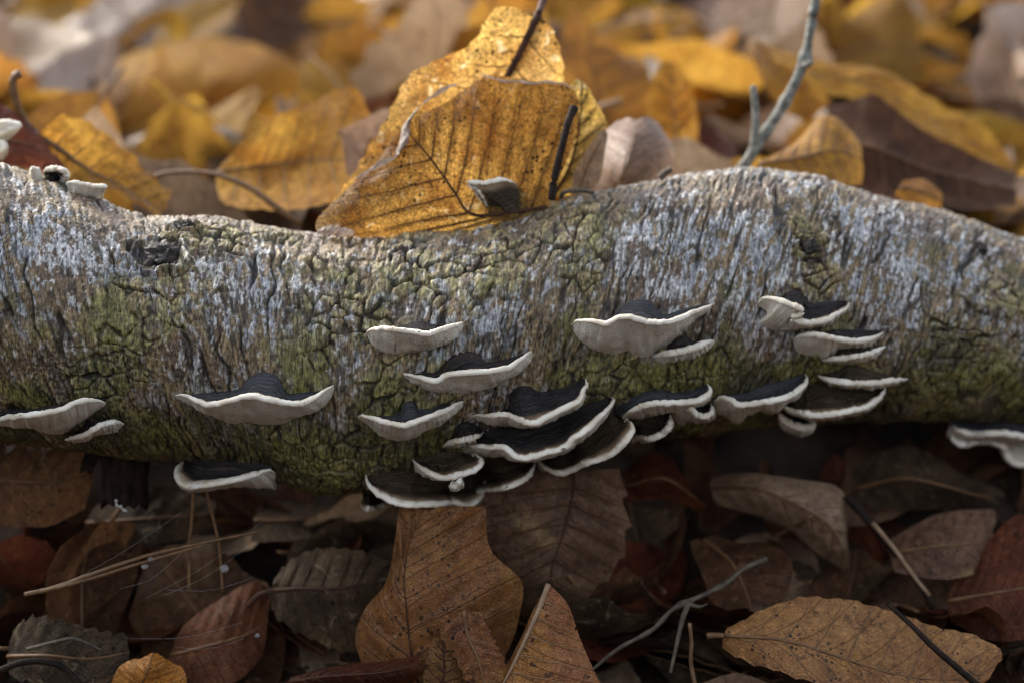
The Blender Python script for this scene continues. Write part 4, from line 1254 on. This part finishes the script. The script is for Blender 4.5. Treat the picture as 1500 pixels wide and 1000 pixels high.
leaf('shadowed brown leaf between the branch stub and the crossing pine needles',
     [((120, 790, 0.01), (125, 765, 0.012), (135, 735, 0.016)), ((190, 800, 0.004), (200, 760, 0.008), (205, 715, 0.016)), ((260, 790, 0.006), (270, 755, 0.01), (275, 715, 0.018)), ((310, 770, 0.012), (315, 750, 0.014), (318, 730, 0.018))],
     LM['mould'], nu=28, nv=8, side_veins=False, wav=0.005)
leaf('crumbly pale mottled leaf mass behind the low flat fungus under the log',
     [((370, 800, 0.014), (372, 760, 0.02), (378, 722, 0.03)), ((420, 800, 0.012), (425, 760, 0.018), (430, 722, 0.03)), ((470, 790, 0.014), (475, 755, 0.02), (480, 725, 0.03)), ((500, 780, 0.016), (505, 760, 0.02), (508, 740, 0.03))],
     LM['mould'], nu=28, nv=8, side_veins=False, wav=0.007)
leaf('brown folded leaf half buried behind the grey twigs at bottom right',
     [((1010, 800, 0.0), (1030, 790, 0.004), (1050, 780, 0.008)), ((1030, 850, -0.012), (1070, 820, -0.008), (1130, 790, 0.002)), ((1040, 890, -0.02), (1090, 860, -0.016), (1160, 830, -0.008)), ((1060, 905, -0.024), (1100, 890, -0.022), (1150, 880, -0.016))],
     LM['brown'], nu=28, nv=8, side_veins=False, wav=0.006)

# ------------------------------------------------------------------ twigs, stalks, needles
def stick(name, label, cat, pts, r0, r1, mat, n=26, knob=None, group=None, rough=0.15, side=None):
    P_ = catmull([at(*q) for q in pts], n)
    base = P_[0].copy()
    rad = []
    for i in range(n):
        t = i / (n - 1)
        r = r0 + (r1 - r0) * t
        r *= 1 + rough * noise.noise(Vector((t * 14, pts[0][0], 0)))
        for (kt, kr) in (knob or []):
            r += kr * math.exp(-((t - kt) / 0.03) ** 2)
        rad.append(r)
    v, f, _ = tube_geo([p - base for p in P_], rad, 9)
    root = thing(name, label, cat, base, group)
    mesh_obj('stem', v, f, mat, root)
    for (nm, sp, a, b) in (side or []):
        Q = catmull([at(*q) for q in sp], 14)
        v, f, _ = tube_geo([p - base for p in Q], [a + (b - a) * k / 13 for k in range(14)], 8)
        mesh_obj(nm, v, f, mat, root)
    return root


stick('twig', 'slender grey green twig with a side shoot rising behind the right part of the log', 'twig',
      [(1070, 270, 0.062), (1090, 243, 0.062), (1110, 212, 0.062), (1150, 150, 0.064), (1176, 95, 0.066), (1186, 50, 0.068), (1198, -20, 0.072)], 0.0021, 0.0015, TWIG, 60, [(0.66, 0.0009), (0.45, 0.0004), (0.3, 0.0003), (0.84, 0.0004), (0.93, 0.0002)], rough=0.25,
      side=[('side_shoot', [(1103, 222, 0.062), (1106, 200, 0.061), (1107, 165, 0.061), (1103, 126, 0.061)], 0.0016, 0.0011), ('bud', [(1178, 97, 0.064), (1186, 93, 0.062), (1189, 90, 0.062)], 0.0013, 0.0011)])
stick('leaf_stalk', 'thick black leaf stalk leaning on the log in front of the glowing golden leaf', 'stalk',
      [(808, 293, -0.004), (812, 262, -0.002), (822, 220, 0.000), (832, 180, 0.003), (841, 158, 0.006)], 0.0012, 0.0012, STICK, 24, [(0.98, 0.0006)])
stick('twig', 'thin arching brown stem bending over the leaves behind the left part of the log', 'twig',
      [(188, 282, 0.07), (215, 262, 0.07), (255, 253, 0.07), (310, 255, 0.068), (360, 272, 0.064), (400, 300, 0.06), (440, 328, 0.058)], 0.0007, 0.0012, VEIN_BROWN, 30)
stick('pine_needle', 'pair of tan pine needles slanting across the dark at lower left, beaded with drops', 'pine needles',
      [(36, 870, -0.044), (80, 860, -0.043), (150, 835, -0.042), (220, 812, -0.041), (300, 794, -0.04), (378, 778, -0.038)], 0.00075, 0.00045, NEEDLE, 24,
      side=[('second_needle', [(60, 866, -0.044), (130, 848, -0.043), (200, 826, -0.043), (262, 808, -0.042), (300, 797, -0.041)], 0.00065, 0.0004)])
stick('pine_needle', 'upright tan needle hanging under the low flat fungus, left one', 'pine needles',
      [(284, 712, -0.034), (281, 760, -0.034), (277, 800, -0.034), (277, 868, -0.036)], 0.00055, 0.0004, NEEDLE, 18, group='needles hanging under the low flat fungus')
stick('pine_needle', 'tan needle bowing to the right under the low flat fungus, right one with a drop', 'pine needles',
      [(300, 712, -0.034), (310, 750, -0.034), (321, 800, -0.034), (326, 866, -0.036)], 0.00055, 0.0004, NEEDLE, 18, group='needles hanging under the low flat fungus')
stick('twig', 'bleached forked twig lying among dark leaves at the bottom, right of centre', 'twig',
      [(862, 985, -0.052), (905, 950, -0.05), (955, 922, -0.046), (985, 892, -0.043), (1010, 880, -0.04), (1060, 856, -0.032), (1090, 832, -0.027), (1122, 818, -0.022)], 0.0006, 0.0009, DEADWOOD, 44, [(0.5, 0.0006), (0.72, 0.0004), (0.3, 0.0003)], rough=0.5,
      side=[('side_shoot', [(1010, 880, -0.04), (1000, 905, -0.046), (992, 940, -0.05), (982, 985, -0.055)], 0.0010, 0.0005), ('side_shoot', [(1008, 884, -0.041), (1025, 888, -0.043), (1036, 884, -0.044)], 0.0009, 0.0003)])
stick('twig', 'thin orange brown stem standing beside the bleached twig at the bottom', 'twig',
      [(1010, 912, -0.052), (1013, 940, -0.053), (1012, 970, -0.054), (1020, 1010, -0.056)], 0.0006, 0.0007, NEEDLE, 14)
stick('twig', 'dark fallen stem with a pale strip, slanting under the right part of the log', 'twig',
      [(1240, 725, 0.004), (1275, 765, 0.0), (1320, 820, -0.006), (1352, 862, -0.012), (1366, 890, -0.014)], 0.0016, 0.0011, STICK, 22,
      side=[('pale_strip', [(1278, 765, -0.0025), (1310, 803, -0.007), (1340, 845, -0.0125), (1362, 872, -0.0155)], 0.0008, 0.0006)])
bpy.context.view_layer.update()
for o in COL.objects:
    if o.name.startswith('pale_strip'):
        o.data.materials[0] = VEIN_TAN
stick('leaf_stalk', 'black purple leaf stalk crossing the large speckled leaf at lower right', 'stalk',
      [(1300, 884, -0.05), (1335, 915, -0.060), (1370, 950, -0.066), (1405, 980, -0.068), (1440, 1010, -0.07)], 0.0007, 0.0011, STICK, 20)
stick('twig', 'short pale splinter lying on the log top below the shiny curled leaf', 'twig', [(822, 289, 0.002), (826, 282, 0.0), (850, 279, 0.0), (868, 282, 0.004)], 0.0008, 0.0007, DEADWOOD, 14)
stick('twig', 'stubby pale splinter on the log top, nearest the grey twig', 'twig', [(966, 262, 0.018), (974, 254, 0.018), (984, 248, 0.018)], 0.0012, 0.0010, DEADWOOD, 10)
stick('twig', 'small dry straw in the lower left corner', 'twig', [(40, 950, -0.052), (80, 940, -0.053), (110, 935, -0.053), (150, 952, -0.054)], 0.0006, 0.0005, DEADWOOD, 14)
stick('twig', 'dark bent stem along the bottom left corner', 'twig', [(-10, 985, -0.056), (40, 968, -0.057), (90, 975, -0.057), (120, 1005, -0.058)], 0.0011, 0.0009, STICK, 14)

# drops and cobweb
wm = NT('water')
wp = wm.n('ShaderNodeBsdfPrincipled')
wp.inputs['Base Color'].default_value = (1, 1, 1, 1)
wp.inputs['Roughness'].default_value = 0.02
wp.inputs['IOR'].default_value = 1.33
wp.inputs['Transmission Weight'].default_value = 0.9
wm.l(wp.outputs[0], wm.out.inputs[0])
for lab, px, py, Y, r in (('water drop under the slanting pine needles, lower of the close pair', 212, 829, -0.0425, 0.0010), ('water drop under the slanting pine needles, upper right of the close pair', 221, 819, -0.0425, 0.0010),
                          ('round water drop clinging to the bowed needle', 329, 832, -0.0365, 0.0013), ('tiny water drop on the cobweb beside the dull brown leaf', 377, 930, -0.043, 0.0007)):
    c_ = at(px, py, Y)
    v, f = lump_geo((0, 0, 0), r, r, r * 0.92, 0.04, px, 18, 12)
    o = mesh_obj('water_drop', v, f, wm.m, loc=c_)
    tag(o, lab, 'water drop')
WEB = plain_mat('cobweb_silk', (0.5, 0.5, 0.5), (0.8, 0.8, 0.82), 900, 0.3, 0.0001, spec=0.8)
wv, wf = [], []
rw = random.Random(5)
for k in range(7):
    xa, ya = rw.uniform(60, 260), rw.uniform(860, 960)
    ln = rw.uniform(60, 200)
    sl = rw.uniform(-0.75, -0.1)
    a, b = at(xa, ya, -0.045), at(xa + ln, ya + ln * sl, -0.042)
    m_ = a.lerp(b, 0.5) + Vector((0, 0, -rw.uniform(0.0008, 0.003)))
    v, f, _ = tube_geo(catmull([a, m_, b], 6), 0.000016, 4, False)
    n0 = len(wv)
    wv += v
    wf += [tuple(i + n0 for i in q) for q in f]
web = mesh_obj('cobweb', wv, wf, WEB)
tag(web, 'fine cobweb threads stretched between leaves at lower left', 'cobweb')
web['kind'] = 'stuff'

# ------------------------------------------------------------------ leaf litter
def litter_proto(kind, seed):
    r = random.Random(seed)
    L, Wd = 0.078, r.uniform(0.017, 0.024)
    nu, nv = 16, 4
    fold, roll, bendk, tw = r.uniform(0.05, 0.9), r.uniform(-45, 55), r.uniform(-14, 16), r.uniform(-7, 7)
    off = Vector((seed * 3.7, 0, 0))
    verts, uvs, faces = [], [], []

    def S(u, v):
        w = Wd * (math.sin(math.pi * min(u ** 0.8, 1)) ** 0.75) + 0.0003
        if abs(v) > 0.9:
            w *= 1 + 0.06 * math.sin(u * 75)
        y = v * w
        z = fold * abs(y) * 0.6
        if abs(roll) > 2:
            z += (1 - math.cos(y * roll)) / roll
            y = math.sin(y * roll) / roll
        x = (u - 0.5) * L
        a = tw * x
        y, z = y * math.cos(a) - z * math.sin(a), y * math.sin(a) + z * math.cos(a)
        z += 0.5 * bendk * x * x
        p = Vector((x, y, z))
        ph = u * 8 - 1.1 * abs(v)
        z2 = 0.0006 * math.sin(math.pi * (ph - math.floor(ph))) + 0.006 * noise.noise(p * 34 + off) * (0.2 + abs(v)) + 0.0014 * noise.noise(p * 120 + off)
        return p + Vector((0, 0, z2))
    W = 2 * nv + 1
    for i in range(nu + 1):
        for j in range(W):
            u, v = i / nu, (j - nv) / nv
            verts.append(S(u, v)); uvs.append((u, 0.5 + v / 2))
    for i in range(nu):
        for j in range(W - 1):
            faces.append((i * W + j, i * W + j + 1, (i + 1) * W + j + 1, (i + 1) * W + j))
    mid = [S(i / nu, 0) for i in range(nu + 1)]
    d = (mid[0] - mid[1]).normalized()
    st = [mid[0] + d * 0.012 * k / 3 + Vector((0, 0, 0.002 * (k / 3) ** 2)) for k in (3, 2, 1)]
    return verts, faces, uvs, tube_geo(mid, [0.0007 * (1 - 0.7 * k / nu) for k in range(nu + 1)], 5)[:2], tube_geo(st + [mid[0]], 0.0008, 5)[:2]


PAL = ['yellow', 'ochre', 'tan', 'brown', 'pale', 'russet']
ADJ = {'yellow': 'dull yellow', 'ochre': 'ochre brown', 'tan': 'pinkish tan', 'brown': 'dark brown', 'pale': 'pale greyish', 'russet': 'reddish brown', 'mould': 'decayed grey brown', 'mottled': 'mottled brown'}
protos = {}
rawp = [litter_proto('x', s) for s in range(9)]
for pal in PAL + ['mould', 'mottled']:
    for s in range(9):
        v, f, uv, (mv, mf), (sv, sf) = rawp[s]
        def dm(nm, vv, ff, mt, uvs=None):
            o = mesh_obj(nm, vv, ff, mt, uvs=uvs)
            me_ = o.data
            bpy.data.objects.remove(o)
            return me_
        vm = VEIN_TAN if pal in ('pale', 'tan', 'yellow') else VEIN_BROWN
        protos[pal, s] = (dm('blade', v, f, LM[pal], uv), dm('midrib', mv, mf, vm), dm('stalk', sv, sf, vm))

rl = random.Random(11)


def place(x, y, layer, tiltmax, big=1.0):
    yaw = rl.uniform(0, 2 * math.pi)
    tl = rl.uniform(0, tiltmax)
    td = rl.uniform(0, 2 * math.pi)
    sc = rl.uniform(0.62, 1.22) * big
    e = 0.01
    gn = Vector((ground_z(x - e, y) - ground_z(x + e, y), ground_z(x, y - e) - ground_z(x, y + e), 2 * e)).normalized()
    q = gn.rotation_difference(Vector((0, 0, 1))).inverted()
    m = q.to_matrix().to_4x4() @ Matrix.Rotation(td, 4, 'Z') @ Matrix.Rotation(tl, 4, 'X') @ Matrix.Rotation(yaw, 4, 'Z')
    if rl.random() < 0.45:
        m = m @ Matrix.Rotation(math.pi, 4, 'X')
    z = ground_z(x, y) + 0.004 + layer + 0.018 * math.sin(tl) * sc
    return Matrix.Translation((x, y, z)) @ m @ Matrix.Scale(sc, 4)


def seen(p, mg=60):
    if (p - CAM).dot(FWD) < 0.05:
        return False
    px, py, z = project(p)
    return -mg < px < 1500 + mg and -mg < py < 1000 + mg


def under_log_clear(x, y, z):
    cy, cz, r = log_c(min(max(x, X0), X1))
    return math.hypot(y - cy, z - cz) > r + 0.014


cands = []
# kept clear: ground in front of the leaves that are placed one by one (photo centre, half size, depth)
HERO = [(300, 130, 230, 130, 0.41), (265, 220, 150, 90, 0.23), (440, 230, 190, 130, 0.10), (140, 250, 150, 110, 0.06), (1310, 190, 300, 170, 0.22), (1200, 220, 200, 120, 0.12),
        (1160, 120, 110, 110, 0.21), (880, 130, 150, 150, 0.23), (985, 180, 120, 140, 0.18), (930, 235, 120, 90, 0.06), (1280, 60, 140, 90, 0.40), (720, 200, 230, 160, 0.05)]
W_ = [0.23, 0.20, 0.24, 0.15, 0.12, 0.06]
# behind the log, what the camera looks over
for k in range(900):
    y = 0.105 + 1.25 * rl.random() ** 1.5
    x = rl.uniform(-1, 1) * (0.24 + 0.36 * (y + 0.5))
    M_ = place(x, y, rl.uniform(0, 0.016), math.radians(64), 1.35)
    if not under_log_clear(x, y, M_.translation.z):
        continue
    hx, hy, hz = project(M_.translation)
    if any(abs(hx - a) < w_ and abs(hy - b) < h_ and y < yy + 0.05 for a, b, w_, h_, yy in HERO):
        continue
    cands.append((M_, rl.choices(PAL, W_)[0], 'back'))
# under and in front of the log
for k in range(430):
    y = rl.uniform(-0.075, 0.125)
    x = rl.uniform(-0.27, 0.30)
    M_ = place(x, y, rl.uniform(0, 0.012) - (0.01 if y < -0.03 else 0), math.radians(60 if y > -0.01 else 18), 0.85)
    if y < -0.02 and rl.random() < 0.72:
        continue
    if not under_log_clear(x, y, M_.translation.z):
        continue
    cands.append((M_, rl.choices(['brown', 'russet', 'mould', 'tan', 'mottled'], [0.34, 0.16, 0.28, 0.08, 0.14])[0], 'front'))
vis, rest = [], []
MARKS = {'back': [(40, 'at the left picture edge'), (300, 'near the big curled leaf'), (500, 'left of the tall leaf'), (720, 'behind the tall leaf'), (880, 'right of the tall leaf'), (1000, 'by the hanging leaf'), (1140, 'beside the twig'), (1330, 'near the crinkled leaf'), (1480, 'at the right picture edge')],
         'front': [(60, 'at the left edge'), (190, 'below the branch stub'), (320, 'below the low flat fungus'), (470, 'left of the orange leaf'), (640, 'by the orange leaf'), (830, 'by the mottled leaf'), (980, 'by the bleached twig'), (1150, 'under the curled tan leaf'), (1310, 'by the dark stem'), (1460, 'at the right edge')]}
for M_, pal, zone in cands:
    p = M_.translation
    if seen(p) and not (project(p)[1] > 300 and zone == 'back'):
        vis.append(((p - CAM).length, M_, pal, zone))
    else:
        rest.append((M_, pal))
vis.sort(key=lambda q: q[0])
fr_ = [q for q in vis if q[3] == 'front'][:115]
bk_ = [q for q in vis if q[3] == 'back'][:140]
for q in vis:
    if q not in fr_ and q not in bk_:
        rest.append((q[1], q[2]))
LOOSE = {}
for _, M_, pal, zone in fr_ + bk_:
    p = M_.translation
    px, py, z = project(p)
    sc_ = M_.to_scale().x
    size = 'small' if sc_ < 0.95 else ('medium' if sc_ < 1.2 else 'large')
    up_ = abs(M_[2][2]) / sc_
    pose = 'flat' if up_ > 0.9 else ('tilted' if up_ > 0.62 else 'steep')
    lm = min(MARKS[zone], key=lambda q: abs(q[0] - px))[1]
    if zone == 'back':
        dp = 'close behind the log' if p.y < 0.22 else ('at middle distance' if p.y < 0.42 else 'far back')
        lab = '%s %s %s leaf %s, %s' % (size, pose, ADJ[pal], dp, lm)
        grp = 'loose litter leaves behind the log'
    else:
        lab = '%s %s %s leaf shaded %s' % (size, pose, ADJ[pal], lm)
        grp = 'loose litter leaves beneath the log'
    r_ = thing('fallen_leaf', lab, 'leaf', (0, 0, 0), grp)
    r_.matrix_world = M_
    LOOSE.setdefault(lab, []).append((px, r_))
    for nm, me_ in zip(('blade', 'midrib', 'stalk'), protos[pal, rl.randrange(9)]):
        o = bpy.data.objects.new(nm, me_)
        COL.objects.link(o)
        o.parent = r_
for lab, L_ in LOOSE.items():
    L_.sort(key=lambda q: q[0])
    n_ = len(L_)
    words = {1: [''], 2: [', left one', ', right one'], 3: [', left one', ', middle one', ', right one']}.get(n_) or [', leftmost', ', second from left', ', third from left', ', fourth from left', ', fifth from left', ', sixth from left', ', rightmost'][:n_ - 1] + [', rightmost']
    for (q, r_), w_ in zip(L_, words):
        r_['label'] = lab + w_
# everything beyond: one mass of leaf litter, as far as it could be looked at
for k in range(5200):
    x = rl.uniform(-1.7, 1.7)
    y = rl.uniform(-1.25, 2.6)
    if abs(x) < 0.29 and -0.09 < y < 0.10:
        continue
    if -0.62 < y < -0.06 and abs(x) < 0.34:
        M_ = place(x, y, -0.004, math.radians(6))
        if M_.translation.z > 0.01:
            continue
    else:
        M_ = place(x, y, rl.uniform(-0.006, 0.014), math.radians(50))
    if not under_log_clear(x, y, M_.translation.z) and X0 < x < X1:
        continue
    if (M_.translation - CAM).length < 0.14:
        continue
    rest.append((M_, rl.choices(PAL, W_)[0] if y > -0.1 else rl.choices(['mould', 'brown', 'russet'], [0.5, 0.35, 0.15])[0]))  # unseen leaves towards the camera picked dark to cut warm bounce light
mats = [LM[p] for p in PAL + ['mould', 'mottled']]
mi = {p: i for i, p in enumerate(PAL + ['mould', 'mottled'])}
arr = [(np.array([tuple(v) for v in r[0]]), np.array(r[1]), np.array(r[2])) for r in rawp]
VV, FF, UU, MI = [], [], [], []
nb_ = 0
for M_, pal in rest:
    a, f, uv = arr[rl.randrange(9)]
    mat4 = np.array(M_)
    VV.append(a @ mat4[:3, :3].T + mat4[:3, 3])
    FF.append(f + nb_); UU.append(uv); MI.append(np.full(len(f), mi[pal]))
    nb_ += len(a)
VV = np.concatenate(VV).astype(np.float32); FF = np.concatenate(FF).astype(np.int32); UU = np.concatenate(UU).astype(np.float32); MI = np.concatenate(MI).astype(np.int32)
lm_ = bpy.data.meshes.new('leaf_litter')
lm_.vertices.add(len(VV)); lm_.vertices.foreach_set('co', VV.ravel())
lm_.loops.add(FF.size); lm_.loops.foreach_set('vertex_index', FF.ravel())
lm_.polygons.add(len(FF)); lm_.polygons.foreach_set('loop_start', np.arange(0, FF.size, 4, dtype=np.int32))
lm_.polygons.foreach_set('use_smooth', np.ones(len(FF), dtype=bool))
lm_.polygons.foreach_set('material_index', MI)
uvl = lm_.uv_layers.new(name='UVMap')
uvl.data.foreach_set('uv', UU[FF.ravel()].ravel())
for m_ in mats:
    lm_.materials.append(m_)
lm_.update(calc_edges=True)
# crumbs of leaf, bark and humus in the gaps under the log
cv2, cf2 = [], []
for k in range(7000):
    x, y = rl.uniform(-0.36, 0.38), rl.uniform(-0.12, 0.16)
    r_ = rl.uniform(0.0012, 0.0055)
    c0 = Vector((x, y, ground_z(x, y) + rl.uniform(0.0, 0.006)))
    q = Matrix.Rotation(rl.uniform(0, 6.3), 3, 'Z') @ Matrix.Rotation(rl.gauss(0, 0.6), 3, 'X') @ Matrix.Rotation(rl.gauss(0, 0.5), 3, 'Y')
    n0 = len(cv2)
    ns = rl.choice((4, 5, 6))
    for s_ in range(ns):
        t_ = 6.283 * s_ / ns
        rr_ = r_ * rl.uniform(0.5, 1.2)
        cv2.append(c0 + q @ Vector((math.cos(t_) * rr_, math.sin(t_) * rr_ * 0.6, rl.uniform(-0.2, 0.2) * r_)))
    cv2.append(c0 + q @ Vector((0, 0, 0.35 * r_)))
    for s_ in range(ns):
        cf2.append((n0 + s_, n0 + (s_ + 1) % ns, n0 + ns))
cr2 = mesh_obj('leaf_crumbs', cv2, cf2, LM['mould'], smooth=False)
tag(cr2, 'dark crumbs of rotted leaf and bark scattered under the log', 'leaf crumbs')
cr2['kind'] = 'stuff'
lo_ = bpy.data.objects.new('leaf_litter', lm_)
COL.objects.link(lo_)
lo_['label'] = 'deep mass of mixed dead leaves covering the forest floor'
lo_['category'] = 'leaf litter'
lo_['kind'] = 'stuff'
